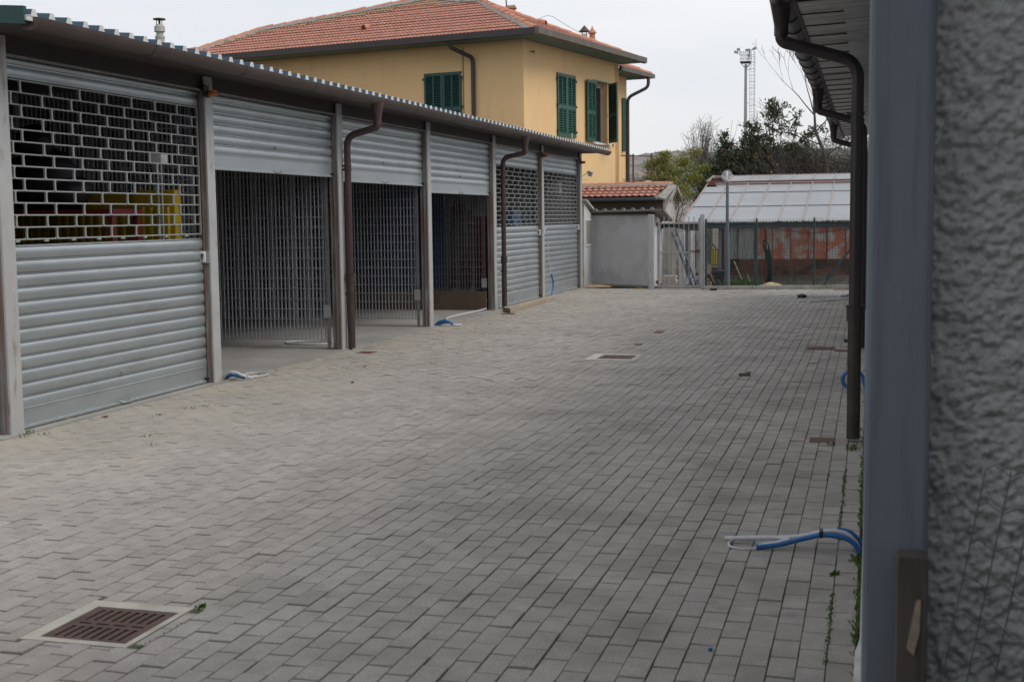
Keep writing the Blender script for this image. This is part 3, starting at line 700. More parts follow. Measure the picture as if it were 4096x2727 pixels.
sh.build('roof_deck', M['mortar'], rof, fix=False)
def ridge(pts, mat_t, name_parent, rad=.11, pitch=.42, mortar=True, ends=False):
    tl = MB(); mo = MB()
    for a, b in zip(pts, pts[1:]):
        a, b = V(a), V(b); d = b-a; n = max(1, round(d.length/pitch)); d /= n
        sd = d.cross(UP).normalized(); nn = sd.cross(d).normalized()
        for k in range(n):
            p = a+d*k; q = p+d*1.06; lift = R.uniform(-.008,.012); r0, r1 = rad*1.12, rad*.94
            vs = []
            for (c, r) in ((p, r0), (q, r1)):
                for t in range(9):
                    an = math.pi*t/8; vs.append(c+sd*(r*math.cos(an))+nn*(r*math.sin(an)*.95+lift-.03))
            tl.add(vs, [(i, i+1, 10+i, 9+i) for i in range(8)]+[tuple(range(9))[::-1]])
        if mortar:
            m = 14; vs = []
            N_ = max(2, int((b-a).length/.14))
            for k in range(N_+1):
                c = a+(b-a)*k/N_
                for t in range(5):
                    an = math.pi*t/4; rr = rad*(1.25+.35*noise.noise(c*5+V((t,0,0)))); vs.append(c+sd*(rr*1.15*math.cos(an))+nn*(rr*.62*math.sin(an)-.045))
            mo.add(vs, [(k*5+t, k*5+t+1, (k+1)*5+t+1, (k+1)*5+t) for k in range(N_) for t in range(4)])
    r = tl.build('ridge_cap', mat_t, name_parent, smooth='auto')
    if mortar: mo.build('ridge_mortar', M['mortar'], name_parent, smooth=True)
    return r
ridge([lp(u,v,.02) for u,v in LP[1:6]]+[lp(13.2,.25,.02)], M['terracotta'], rof, rad=.14)
ridge([rp(.05,.05,.03), rp(3.4,3.4,.03)], M['terracotta'], rof, rad=.12)
ridge([rp(W_R,0,.02), rp(3.4,3.4,.02)], M['terracotta'], rof, rad=.10, mortar=False)
mo = MB(); 
tilefield(mo, RP+UP*.012, dL, dvL, [(3.9,3.3),(5.45,4.2),(10.4,2.42),(11.4,.9),(10.9,1.2),(10.0,2.2),(5.45,3.62),(4.1,3.12)], row=.262)
mo.build('mossy_tiles', M['tile_old'], rof, fix=False)
for nm, c, d in (('roof_vent', lp(6.02,1.41,.02), dL), ('roof_vent', rp(3.97,1.64,.02), dR)):
    v_ = MB(); n = 12; e = (dvL if d is dL else dvR).normalized(); sd = d
    vs = []
    for k, s_ in ((0,0),(1,.30)):
        for r_ in (.095,.08):
            for t in range(n): an = 2*math.pi*t/n; vs.append(c+e*s_*.75+UP*(.06+.105*math.sin(an)*r_/.095-(0 if k == 0 else .04))+sd*(r_*1.05*math.cos(an)))
    fs = []
    for t in range(n):
        t2 = (t+1)%n; fs += [(t,t2,2*n+t2,2*n+t),(n+t,3*n+t,3*n+t2,n+t2),(t,n+t,n+t2,t2)]
    v_.add(vs, fs).build(nm, M['terracotta'], rof)
# eaves, gutters
ev = MB()
e0 = RP-UP*.06
ev.prism([e0, e0+dL*13.9, e0+dL*13.9+dR*.75, e0+dR*.75+dL*.75, e0+dR*W_R+dL*.75, e0+dR*W_R], (0,0,.035))
ev.build('eaves', M['eaves'], ho)
ga = MB()
for k in range(15):
    p, q = e0+dL*(.93*k), e0+dL*(.93*(k+1)-.006); o = -dR*.10
    ga.prism([p+UP*-.03, p+o-UP*.01, p+o*1.05+UP*.14, p+UP*.14], q-p)
ga.build('gutter', M['box_gutter'], ho)
gb2 = MB()
for k in range(16):
    p, q = e0+dR*(-.1+.46*k), e0+dR*(-.1+.46*(k+1)-.012); o = -dL*.10
    gb2.prism([p+UP*-.03, p+o-UP*.01, p+o*1.05+UP*.14, p+UP*.14], q-p)
gb2.build('gutter', M['box_gutter2'], ho)
# annex roof
MB().prism([AH(UR+.01,0,5.93), AH(9.06,0,5.93), AH(9.06,-6,5.93), AH(UR+.01,-6,5.93)], (0,0,.035)).build('annex_eaves', M['eaves'], ho)
AP = AH(UR+.02, 0, 6.02)
ar = MB(); tilefield(ar, AP, dR, dL+UP*.42, [(0,0),(2.7,0),(.9,1.8),(0,1.8)], row=.27)
aro = ar.build('annex_roof', M['tile'], ho, fix=False)
ridge([AH(9.04,0,6.05), AH(7.3,-1.75,6.78)], M['terracotta'], aro, rad=.10, mortar=False)
ag = MB()
for k in range(6):
    p, q = AH(UR+.02+k*.452,0,5.92), AH(UR+.02+(k+1)*.452-.012,0,5.92); o = -dL*.09
    ag.prism([p, p+o, p+o*1.04+UP*.125, p+UP*.125], q-p)
ag.build('annex_gutter', M['box_gutter2'], ho)
MB().prism([AH(9.07,.09,5.92), AH(9.16,.09,5.92), AH(9.16,.09,6.045), AH(9.07,.09,6.045)], dL*6).build('annex_gutter', M['box_gutter2'], ho)
MB().tube(bend([AH(8.72,.03,5.93), AH(8.72,.03,5.62), AH(8.40,-.54,5.30), AH(8.40,-.54,0)], .16, 6), .052, 12).build('annex_downpipe', M['box_gutter'], ho, smooth='auto')
MB().prism([AH(8.02,-.59,3.60), AH(8.13,-.53,3.60), AH(8.13,-.50,3.60), AH(8.02,-.56,3.60)], (0,0,1.66)).build('annex_shutter', M['shutter_d'], ho)
# left downpipe
pl_ = lambda u, off, z: HP(u, 0, z, off, 'L')
MB().tube(bend([pl_(1.75,.80,6.05), pl_(1.70,.72,5.92), pl_(1.43,.09,5.72), pl_(1.43,.07,5.5), pl_(1.43,.07,.0)], .16, 6), .055, 12).build('downpipe', M['box_gutter'], ho, smooth='auto')
MB().tube([pl_(1.76,.006,6.0), pl_(1.75,.006,4.0)], .012, 6).build('cable', M['box_gutter2'], ho)
# shutters
def leaf(org, ax, z0, z1, w, nrm, mat, par, back=True):
    """louvred leaf: org bottom hinge point, ax unit width dir, nrm outward"""
    fr = MB(); T = .018; h = z1-z0; st = .06
    def bx(a0, a1, b0, b1, t=T):
        c = org+ax*((a0+a1)/2)+UP*((b0+b1)/2); fr.obox(c, ax*(a1-a0)/2, nrm*t, UP*(b1-b0)/2)
    bx(0, st, 0, h); bx(w-st, w, 0, h); bx(w/2-.02, w/2+.02, st, h-st)
    for b0, b1 in ((0,.10),(h*.44,h*.44+.11),(h-.08,h)): bx(st, w-st, b0, b1)
    s2 = fr
    for lo, hi in ((.10,h*.44),(h*.44+.11,h-.08)):
        n = max(4, int((hi-lo)/.062))
        for k in range(n):
            zc = lo+(k+.5)*(hi-lo)/n
            for a0, a1 in ((st, w/2-.02),(w/2+.02, w-st)):
                c = org+ax*((a0+a1)/2)+UP*zc; s2.obox(c, ax*(a1-a0)/2, nrm*.015-UP*.014, (nrm*.004+UP*.005))
    o = fr.build('window_shutter', mat, par)
    bk = MB(); back and bk.obox(org+ax*w/2+UP*h/2-nrm*.012, ax*(w/2-.02), nrm*.002, UP*(h/2-.02)); back and bk.build('gap_shade_sheet', M['louvre_shade'], o)  # dark sheet stands in for shade in the louvre gaps
    for zz_ in (.15, h*.5, h-.15): hg = MB(); hg.obox(org+UP*zz_+nrm*.02-ax*.01, ax*.03, nrm*.012, UP*.03); hg.build('hinge', M['black'], o)
    return o
nR, nL = -dL, -dR
def rotv(v, a): return Matrix.Rotation(a, 4, 'Z') @ v
wR = (O1[1]-O1[0])/2
leaf(HP(O1[0],0,O1[2],.03), dR, 0, O1[3]-O1[2], wR-.004, nR, M['shutter'], ho)
leaf(HP(O1[1],0,O1[2],.03), -dR, 0, O1[3]-O1[2], wR-.004, nR, M['shutter'], ho)
wLf = (OL[1]-OL[0])/2
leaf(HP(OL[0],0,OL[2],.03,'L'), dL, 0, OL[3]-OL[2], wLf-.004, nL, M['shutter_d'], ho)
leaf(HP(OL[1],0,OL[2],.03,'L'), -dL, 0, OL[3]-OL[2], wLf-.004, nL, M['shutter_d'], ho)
w2_ = (O2[1]-O2[0])/2
ax2 = rotv(-dR, math.radians(48))
leaf(HP(O2[0],0,O2[2]+.02,.08), -dR, 0, O2[3]-O2[2]-.02, .585, nR, M['shutter'], ho)
leaf(HP(O2[1],0,O2[2]+.02,.05), ax2, 0, O2[3]-O2[2]-.02, .56, rotv(nR, math.radians(48)), M['shutter'], ho)
hd = MB(); hbox(hd, O2[0]-.03, O2[1]+.03, O2[3], O2[3]+.04, .002, .05); hd.build('shutter_rail', M['shutter'], ho)
wi = MB(); u0, u1, zz0, zz1 = O2
for a0, a1, b0, b1 in ((u0,u0+.07,zz0,zz1),(u1-.07,u1,zz0,zz1),(u0+.07,u1-.07,zz1-.12,zz1),(u0+.07,u1-.07,zz0,zz0+.07),((u0+u1)/2-.04,(u0+u1)/2+.04,zz0+.07,zz1-.12)):
    hbox(wi, a0, a1, b0, b1, -.22, -.16)
wf = wi.build('window_frame', M['white_frame'], ho)
pn = MB(); hbox(pn, u0+.05, u1-.05, zz0+.05, zz1-.1, -.20, -.19); pn.build('pane', M['glass_dark'], wf)
rm = MB(); hbox(rm, u0+.03, u1-.03, zz0, zz1, -.5, -.35); rm.build('room', M['dark_wall'], ho)
si = MB(); hbox(si, O2[0]-.06, O2[1]+.12, O2[2]-.05, O2[2], -.2, .09); si.build('sill', M['white_frame'], ho)
for u, z in ((.38,5.83),(5.63,3.68)):
    br = MB(); br.tube([HP(u,0,z,.0), HP(u,0,z,.10)], .012, 6).tube([HP(u-.07,0,z-.03,.10), HP(u+.08,0,z+.02,.10)], .012, 6).tube([HP(u+.03,0,z+.02,.10), HP(u+.05,0,z-.07,.10)], .012, 6); br.build('wall_bracket', M['iron'], ho)
# chimneys, antenna
ch = MB(); c = rp(4.36,2.95,-.12); ch.obox(c+UP*.08, dR*.12, dL*.10, UP*.13); cho = ch.build('chimney', M['terracotta'], rof)
MB().prism([c+dR*-.17+dL*-.14+UP*.21, c+dR*.17+dL*-.14+UP*.21, c+UP*.31-dL*.14], dL*.28).build('chimney_cap', M['tile_old'], cho)
MB().tube([c+UP*.1-dR*.2, c+UP*1.2-dR*.42], .018, 6).build('antenna_pole', M['iron'], rof)
x_, y_ = -8.41, 38.4
k1 = MB().lathe((x_, y_, 0), [(.088,6.2),(.088,7.05)], 14).build('chimney', M['white_worn'], rof, smooth='auto')
MB().lathe((x_, y_, 0), [(.17,7.12),(.165,7.135),(.015,7.30),(.004,7.31)], 12).build('chimney_cap', M['iron_black'], k1)
MB().box(x_-.08,x_-.06,y_-.02,y_+.02,7.04,7.13).box(x_+.06,x_+.08,y_-.02,y_+.02,7.04,7.13).build('cap_leg', M['iron_black'], k1)
k2 = MB().lathe((x_+.24, y_, 0), [(.095,6.2),(.09,6.9),(.088,7.06)], 12).build('chimney', M['terracotta'], rof, smooth='auto')
MB().lathe((x_+.24, y_, 0), [(.13,7.06),(.13,7.08),(.02,7.22),(.015,7.27)], 10).build('chimney_cap', M['terracotta'], k2)
wl_ = V((-6.9, 30.9, 3.1))
sl_ = thing('security_light', (-6.34, 28.13, 2.3), 'small grey floodlight on a thin bracket at the garage row\'s far end', 'light')
MB().tube([(-6.25,28.12,2.47),(-6.18,28.2,2.53),(-6.1,28.2,2.56)], .008, 6).tube([(-6.25,28.12,2.40),(-6.12,28.2,2.42)], .006, 6).build('bracket', M['white_plastic'], sl_)
MB().obox((-6.06,28.2,2.53),(.02,0,.045),(0,.05,0),(.035,0,-.012)).obox((-6.10,28.2,2.58),(.035,0,.01),(0,.045,0),(-.006,0,.016)).build('lamp_head', M['grey_box'], sl_)
wr = thing('power_line', (-9, 38.4, 7), 'thin overhead wire slanting behind the house chimneys', 'wire')
MB().tube([(-8.5,38.4,7.08),(-8.9,38.4,7.30),(-9.39,38.4,7.62),(-9.55,38.4,7.66),(-10.1,38.4,7.5)], .006, 5).build('wire', M['black'], wr)

# ------------------------------------------------------------------ outbuilding beside the gate
ob = thing('outbuilding', (-5.4, 29.5, 0), 'low grey rendered outbuilding with ribbed lean-to roof beside the gate', 'shed')
A, B = V((-6.22,29.05,0)), V((-4.665,28.30,0))
dd = (B-A).normalized(); dn = V((-dd.y, dd.x, 0))
MB().prism([A, B, B+V((-.1,2.1,0)), A+V((-.1,1.4,0))], (0,0,1.615)).build('wall', M['plaster_grey'], ob)
MB().prism([V((-6.36,28.12,0)), V((-6.2,28.12,0)), V((-6.2,29.03,0)), V((-6.36,29.03,0))], (0,0,1.60)).prism([V((-6.36,28.12,1.60)),V((-6.2,28.12,1.60)),V((-6.2,28.12,1.94)),V((-6.36,28.12,1.94))],(0,.02,0)).add([(-6.2,28.12,1.6),(-6.2,29.03,1.6),(-6.2,28.12,1.93),(-6.36,28.12,1.6),(-6.36,29.03,1.6),(-6.36,28.12,1.93)],[(0,1,2),(3,5,4),(1,4,5,2)]).build('side_wall', M['white_worn'], ob)
wfm = MB().box(-6.198,-6.185,28.25,28.95,1.50,1.54).box(-6.198,-6.185,28.25,28.95,.93,.97).box(-6.198,-6.185,28.25,28.30,.97,1.50).box(-6.198,-6.185,28.90,28.95,.97,1.50).build('window_frame', M['white_frame'], ob)
MB().box(-6.199,-6.193,28.30,28.90,.97,1.50).build('pane', mk('frosted_pane', (.30,.28,.25), .3, 0, .2, 3, stretch=(1,8,.4)), wfm)
fb = MB().obox((A+B)/2-dn*.02+UP*1.635, (B-A)/2*.96, dn*.018, UP*.022); fb.build('fascia_board', M['wood_dark'], ob)
# mono-pitch roof falling away from the yard
E0, E1 = A-dn*.14-dd*.0+UP*1.69, B-dn*.14+dd*.33+UP*1.705
fall = V((-.08,1.9,-.245))
rfm = MB().prism([E0, E1, E1+UP*.035, E0+UP*.035], fall); rfo = rfm.build('roof', M['kerb'], ob)
rb = MB()
for k in range(7):
    c = E0+(E1-E0)*(.10+.128*k)+UP*.036
    rb.prism([c-dd*.05, c-dd*.025+UP*.045, c+dd*.025+UP*.045, c+dd*.05], fall)
rb.build('roof_rib', M['kerb'], rfo)
MB().prism([E1+dd*.002-UP*.01, E1+dd*.03-UP*.01, E1+dd*.03+UP*.05, E1+dd*.002+UP*.05], fall).build('barge_board', M['wood_dark'], rfo)
MB().prism([V((-6.38,28.06,1.94)),V((-6.12,28.06,1.94)),V((-6.12,28.06,1.985)),V((-6.38,28.06,1.985))], (0,1.02,-.255)).build('side_roof', M['frame_conc'], ob)

# tiled shed behind
ts = thing('tiled_shed', (-6.3, 33.6, 0), 'low shed with terracotta tiles, brown timber front and peeling white gable', 'shed')
MB().box(-8.6,-5.22,33.15,34.9,-.05,2.06).build('wall', M['wood_dark'], ts)
MB().prism([(-5.21,33.12,-.05),(-5.21,34.9,-.05),(-5.21,34.9,1.95),(-5.21,34.0,2.30),(-5.21,33.12,1.98)], (.06,0,0)).build('gable', mk('peeling_white', (.60,.58,.55), .9, 0, .12, 4, dirt=((.25,.06,.05), 3, .62, .8, (1,1,1)), dirt2=((.33,.31,.28), 5, .6, .7, (1,1,1))), ts)
MB().box(-8.6,-5.4,33.12,33.149,1.80,1.86).box(-8.6,-5.4,33.10,33.149,1.62,1.65).build('trim', M['box_gutter'], ts)
MB().box(-8.6,-5.36,32.86,32.96,1.975,2.065).build('gutter', M['beam'], ts, bevel=.02)
tr_ = MB(); tilefield(tr_, V((-8.6,32.94,2.07)), V((1,0,0)), V((0,1,.30)), [(0,0),(3.22,0),(3.42,1.06),(0,1.06)], period=.165, row=.27, amp=.028, step=.032)
tro = tr_.build('roof', M['tile'], ts, fix=False)
MB().prism([(-8.6,32.96,2.03),(-5.14,32.96,2.03),(-5.14,34.0,2.345),(-8.6,34.0,2.345)],(0,0,-.03)).prism([(-8.6,34.02,2.35),(-5.14,34.02,2.35),(-5.14,35.1,2.0),(-8.6,35.1,2.0)],(0,0,-.03)).build('roof_deck', M['mortar'], tro)
ridge([(-8.6,34.0,2.42),(-5.10,34.0,2.435)], M['terracotta'], tro, rad=.095, pitch=.47)
MB().prism([(-5.32,32.95,2.03),(-5.12,32.95,1.98),(-5.0,34.0,2.33),(-5.14,34.0,2.40)],(0,0,.05)).prism([(-5.0,34.0,2.36),(-5.1,34.0,2.42),(-5.0,35.1,2.0),(-4.9,35.1,1.97)],(0,0,.04)).build('verge', M['mortar'], tro)
MB().prism([(-5.02,33.0,1.90),(-5.02,34.0,2.24),(-5.02,34.0,2.36),(-5.02,33.0,2.02)],(.03,0,0)).prism([(-4.98,34.02,2.26),(-4.98,35.1,1.88),(-4.98,35.1,2.0),(-4.98,34.02,2.38)],(.03,0,0)).build('barge_board', M['kerb'], ts)
ds = thing('satellite_dish', (-5.95, 35.3, 2.2), 'white satellite dish just above the tiled shed ridge', 'dish')
dm = MB(); n = 20
dm.lathe((0,0,0), [(.005,0),(.06,.006),(.11,.02),(.145,.035)], n)
dm.v = [(-5.95+x_, 35.3-.05+z_*-1, 2.445+y_*.85) for x_, y_, z_ in dm.v]
dm.build('reflector', M['white_plastic'], ds, smooth='auto'); MB().tube([(-5.95,35.3,2.45),(-5.95,35.34,1.2)],.02,6).build('pole', M['grating'], ds)
tf = thing('trellis_frame', (-6.1, 36, 0), 'rusted iron trellis frame beside the yellow house', 'frame')
for x_ in (-6.40,-5.89): 
    MB().tube([(x_,35.4,0),(x_+.005,35.4,3.30)], .026, 8).build('upright', M['rust_frame'], tf)
MB().bar((-6.75,35.4,3.26),(-5.70,35.4,3.22),.03,.03).bar((-6.75,35.42,2.52),(-5.6,35.42,2.60),.018,.018).bar((-6.1,36.0,1.5),(-6.1,36.0,3.2),.015,.015).bar((-5.73,36.0,2.9),(-5.73,36.0,3.24),.012,.012).build('crossbar', M['rust_frame'], tf)
vy = MB()
for k in range(26):
    x_ = -6.7+k*.045; vy.tube([(x_,35.42,2.5),(x_+.02,35.4,2.6+.05*R.random()),(x_+.05,35.38,2.55+.12*R.random())], .007, 4)
vy.build('dry_vine', M['bark'], tf)

# ------------------------------------------------------------------ gate, kerb, fence, lamp
gt = thing('iron_gate', (-4.0, 27.66, 0), 'pale rusty iron bar gate between two grey steel posts', 'gate')
gm = MB()
for k in range(7): gm.tube([(-4.329+k*.108, 27.66, .07), (-4.329+k*.108, 27.66, 1.57)], .009, 6)
gm.build('bar', M['light_rust'], gt)
MB().box(-4.44,-3.58,27.645,27.675,1.41,1.435).box(-4.44,-3.58,27.645,27.675,.785,.81).box(-4.46,-3.56,27.63,27.69,.045,.09).build('rail', M['light_rust'], gt)
MB().prism([(-4.475,27.64,.045),(-4.42,27.64,.045),(-4.42,27.64,1.51),(-4.475,27.64,1.56)],(0,.04,0)).prism([(-3.585,27.64,.045),(-3.545,27.64,.045),(-3.545,27.64,1.56),(-3.585,27.64,1.51)],(0,.04,0)).build('stile', M['light_rust'], gt)
MB().box(-4.50,-4.455,27.62,27.66,1.37,1.44).box(-4.50,-4.455,27.62,27.66,.12,.19).build('hinge', M['cover'], gt)
MB().box(-3.66,-3.56,27.62,27.70,.79,.86).tube([(-3.77,27.63,.83),(-3.66,27.63,.83)],.012,6).build('latch', M['rust_frame'], gt)
for x0, x1, z1, lb in ((-4.665,-4.55,1.62,'grey steel gate post against the outbuilding corner'),(-3.54,-3.455,1.615,'grey steel gate post with rusty top at the fence end')):
    tag(MB().box(x0,x1,27.60,27.70,-.02,z1).build('gate_post', M['post'], bevel=.006), lb, 'post', 'gate posts')
F0, F1 = V((-3.45,27.50,0)), V((.12,28.15,0)); fd = (F1-F0).normalized(); fn = V((-fd.y,fd.x,0))
kb = MB()
L_ = (F1-F0).length; n = 7
for k in range(n):
    p, q = F0+fd*(L_*k/n), F0+fd*(L_*(k+1)/n-.006); kb.prism([p, q, q+fn*.14, p+fn*.14], (0,0,.078))
structure(kb.build('kerb', M['kerb'], bevel=.006), 'low concrete kerb under the green fence')
kb2 = MB(); p, q = A-dn*.10, B-dn*.10
for k in range(2):
    a_, b_ = p+(q-p)*(k/2), p+(q-p)*((k+1)/2)-dd*.006; kb2.prism([a_, b_, b_+dn*.095, a_+dn*.095], (0,0,.055))
structure(kb2.build('kerb', M['kerb'], bevel=.006), 'low concrete kerb along the grey outbuilding')
fe = thing('wire_fence', (-1.7, 27.9, 0), 'green wire mesh fence on slim pointed posts along the kerb', 'fence')
fm = MB(); s = 0.
def fp(s, z): return F0+fd*s+fn*.07+UP*z
while s < L_: fm.tube([fp(s,.08), fp(s,1.49)], .0024, 3, False); s += .063
for k in range(23): fm.tube([fp(0,.1+k*.063), fp(L_,.1+k*.063)], .0024, 3, False)
fm.build('wire_mesh', M['fence_green'], fe, fix=False)
for x_ in (-3.40, -2.35, -1.165, -.02):
    s = (x_-F0.x)/fd.x; c = fp(s, 0)-fn*.03
    MB().lathe(c, [(.021,.05),(.021,1.46),(.024,1.46),(.024,1.485),(.004,1.53)], 10).build('fence_post', M['fence_green'], fe, smooth='auto')
MB().bar((-.98,28.0,.06),(-.36,28.12,.95),.035,.035).build('brace', M['fence_green'], fe)
tag(MB().tube([(-.93,28.35,.20),(-.62,28.35,.6),(-.38,28.4,.88)], .018, 8).build('black_hose', M['black']), 'black pipe leaning beside the fence brace', 'pipe')
lm = thing('street_lamp', (-3.06, 28.5, 0), 'slim grey lamp post with a clear globe behind the green fence', 'street lamp')
MB().lathe((-3.06,28.5,0), [(.062,-.02),(.062,.55),(.052,.85),(.034,1.5),(.032,2.32)], 14).build('pole', M['blue_grey'], lm, smooth='auto')
MB().lathe((-3.066,28.5,0), [(.05,2.30),(.06,2.315),(.055,2.35),(.045,2.36)], 14).build('collar', M['grey_box'], lm, smooth='auto')
glm = bpy.data.materials.new('clear_globe'); glm.use_nodes = True; nt = glm.node_tree; b_ = nt.nodes['Principled BSDF']
b_.inputs['Roughness'].default_value = .06; b_.inputs['Base Color'].default_value = (.85,.87,.88,1); b_.inputs['Alpha'].default_value = .20; b_.inputs['Specular IOR Level'].default_value = .8
gl = MB(); n = 24; gl.lathe((-3.07,28.5,2.445), [(max(.004,.123*math.sin(math.pi*k/16)), -.123*math.cos(math.pi*k/16)) for k in range(17)], n)
glo = gl.build('globe', glm, lm, smooth=True)
MB().lathe((-3.07,28.5,0), [(.028,2.34),(.028,2.38),(.024,2.40),(.024,2.52),(.01,2.535)], 10).build('bulb', M['white_plastic'], glo, smooth='auto')

# ------------------------------------------------------------------ greenhouse
gh = thing('greenhouse', (-2, 33, 0), 'old whitewashed greenhouse with rusty glazing bars and weathered panel wall', 'greenhouse')
EX = [-4.27,-3.714,-3.173,-2.613,-2.061,-1.506,-.956,-.40,.155,.71,1.27]; ey, ez = 30.0, 1.43
ry, rz = 34.9, 2.42
def gp_(x, t, d=0): return V((x, ey+(ry-ey)*t, ez+(rz-ez)*t+d))
gl_ = MB(); cuts = [0,.36,.73,.985]
for i in range(len(EX)-1):
    for j in range(3):
        if i == 0 and j == 2:
            t0, t1 = cuts[2], .90
        else: t0, t1 = cuts[j], cuts[j+1]
        o = R.uniform(-.004,.004)
        gl_.add([gp_(EX[i],t0,.012+o), gp_(EX[i+1],t0,.012+o), gp_(EX[i+1],t1+.012,o), gp_(EX[i],t1+.012,o),
                 gp_(EX[i],t0,.006+o), gp_(EX[i+1],t0,.006+o), gp_(EX[i+1],t1+.012,o-.006), gp_(EX[i],t1+.012,o-.006)], [(0,1,2,3),(7,6,5,4),(0,4,5,1),(2,6,7,3)])
gl_.build('roof_pane', M['gh_glass'], gh)
bm = MB()
for x in EX: bm.bar(gp_(x,-.005,.02), gp_(x,1,.02), .022, .025)
bm.build('glazing_bar', M['gh_bar'], gh)
jt = MB()
for t in cuts[1:3]: jt.bar(gp_(EX[0],t,.016), gp_(EX[-1],t,.016), .014, .008, up=(0,-.2,1))
jt.build('pane_joint', M['beam'], gh)
MB().bar(gp_(EX[0]-.03,1,.045), gp_(EX[-1],1,.045), .07, .05).bar(gp_(EX[0]-.03,.965,.02), gp_(EX[-1],.965,.02), .05, .03).build('ridge_purlin', M['gh_purlin'], gh)
vt = MB(); vx = [-3.73]+EX[2:]
for a_, b2 in zip(vx, vx[1:]):
    vt.add([(a_+.02,ry+.02,rz+.06),(b2-.02,ry+.02,rz+.06),(b2-.02,36.3,2.665),(a_+.02,36.3,2.665)], [(0,1,2,3)])
vt.build('vent_pane', M['gh_glass'], gh, solid=.006)
vb = MB()
for x in [EX[0]-.03, EX[0]+.02]+vx: vb.bar((x,ry,rz+.07),(x,36.32,2.68),.022,.025)
vb.bar((-4.3,36.3,2.67),(1.3,36.3,2.67),.04,.03); vb.build('vent_bar', M['gh_bar'], gh)
MB().box(-4.22,-3.75,35.3,35.34,2.46,2.60).build('open_vent', M['iron'], gh)
MB().poly([(-4.3,36.3,2.65),(1.3,36.3,2.65),(1.3,41,1.4),(-4.3,41,1.4)]).build('rear_roof', M['gh_glass'], gh, solid=.01)
MB().box(-4.75,1.4,29.93,30.0,1.285,1.395).box(-4.75,1.4,29.90,30.03,1.397,1.41).build('eaves_beam', M['beam'], gh)
for x in (-3.395,.5):
    MB().box(x-.035,x+.035,30.02,30.09,-.06,1.283).build('post', M['blue_grey'], gh)
MB().box(-4.05,-3.98,35.9,35.97,-.06,1.27).box(-4.05,1.3,35.9,35.96,1.225,1.285).build('red_frame', M['red_post'], gh)
MB().box(-4.05,1.3,36.0,36.15,-.06,.365).build('plinth_wall', M['dado'], gh)
PXs = [-3.97,-3.575,-3.1,-2.626,-2.139,-1.656,-1.168,-.676,-.19,.3,.8]
for i, (a_, b2) in enumerate(zip(PXs, PXs[1:])):
    MB().box(a_+.02,b2-.02,36.03,36.06,.365,1.225).build('wall_panel', M['panel_red'] if i >= 2 else M['panel_old'], gh)
mu_ = MB()
for x in PXs: mu_.box(x-.013,x+.013,36.0,36.05,.365,1.225)
mu_.build('mullion', M['red_post'], gh)
sw = MB()
for k in range(9):
    y0 = 30.2+k*.63; sw.box(-4.30,-4.26,y0+.02,y0+.60,.25,1.27)
sw.build('side_panel', M['cream'], gh)
MB().box(-4.31,-4.27,30.1,36,-.06,.25).build('side_plinth', M['plaster_grey'], gh)
MB().bar((-4.25,30.1,1.30),(-4.02,35.9,1.27),.05,.06).build('side_rail', M['red_post'], gh)
# things under the greenhouse roof and behind the gate
def single(name, mb, mat, label, cat, group=None, **k): return tag(mb.build(name, mat, **k), label, cat, group)
single('concrete_slab', MB().prism([(-4.61,29.2,-.06),(-4.40,29.15,-.06),(-4.36,29.3,1.32),(-4.60,29.3,1.32)],(0,.06,0)).prism([(-4.40,29.15,-.06),(-4.30,29.2,-.06),(-4.32,29.3,1.32),(-4.36,29.3,1.32)],(0,.06,0)), M['kerb'], 'tall pale slab standing behind the gate bars', 'slab')
single('fibre_cement_sheet', MB().box(-4.27,-4.20,29.5,29.55,-.06,1.2).box(-4.19,-4.14,29.5,29.58,.12,1.25).box(-4.02,-3.93,29.6,29.66,-.06,1.24), M['plaster_grey'], 'narrow grey sheets standing upright behind the gate, beside the tall pale slab', 'sheets')
dfm = MB().box(-4.12,-3.86,29.9,29.94,1.17,1.23).box(-4.12,-4.06,29.9,29.94,.2,1.17).box(-3.92,-3.86,29.9,29.94,.2,1.17).box(-4.12,-3.86,29.9,29.94,.2,.26)
single('wooden_frame', dfm, M['cream'], 'cream painted window frame stored behind the gate', 'frame')
ld = thing('ladder', (-4.0, 29.0, 0), 'blue grey metal ladder leaning behind the gate', 'ladder')
la, lb_ = V((-4.29,29.1,1.30)), V((-3.72,28.7,-.05)); off = V((-.075,0,-.10))
MB().bar(la, lb_, .03, .035).bar(la+off, lb_+off, .03, .035).build('rail', M['ladder'], ld)
for k in range(7):
    p = la+(lb_-la)*(.08+.14*k); MB().tube([p, p+off], .010, 6).build('rung', M['ladder'], ld)
for k in range(7):
    z0 = -.05+k*.045
    single('clay_tile', MB().obox((-4.32+R.uniform(-.015,.015),28.5,z0+.021),(.145+R.uniform(-.01,.01),0,0),(0,.12,0),(0,0,.020)), M['clay_pale'],
      ['bottom','second lowest','third lowest','middle','third highest','second highest','topmost'][k]+' pale clay slab in the stack behind the gate', 'clay slab', 'stacked pale clay slabs behind the gate')
fs_ = MB()
for k in range(4): fs_.obox((-4.05,28.45,.02+k*.035),(.11,0,.012+.008*k),(0,.12,0),(-.001,0,.006))
single('folded_sheets', fs_, M['white_worn'], 'loose pale sheets folded beside the clay slab stack', 'sheets')
yc = thing('yellow_box', (-3.55, 30.3, 0), 'yellow slatted box standing behind the fence by the blue post', 'box')
MB().box(-3.63,-3.47,30.3,30.5,.40,.80).build('body', M['yellow'], yc)
ys2 = MB()
for k in range(3): ys2.box(-3.615+k*.05,-3.585+k*.05,30.285,30.299,.43,.77)
ys2.build('slat', mk('pale_yellow', (.62,.50,.12), .6, 0, .1, 5), yc)
MB().box(-3.62,-3.46,30.3,30.6,-.06,.36).build('base', M['wood_dark'], yc)
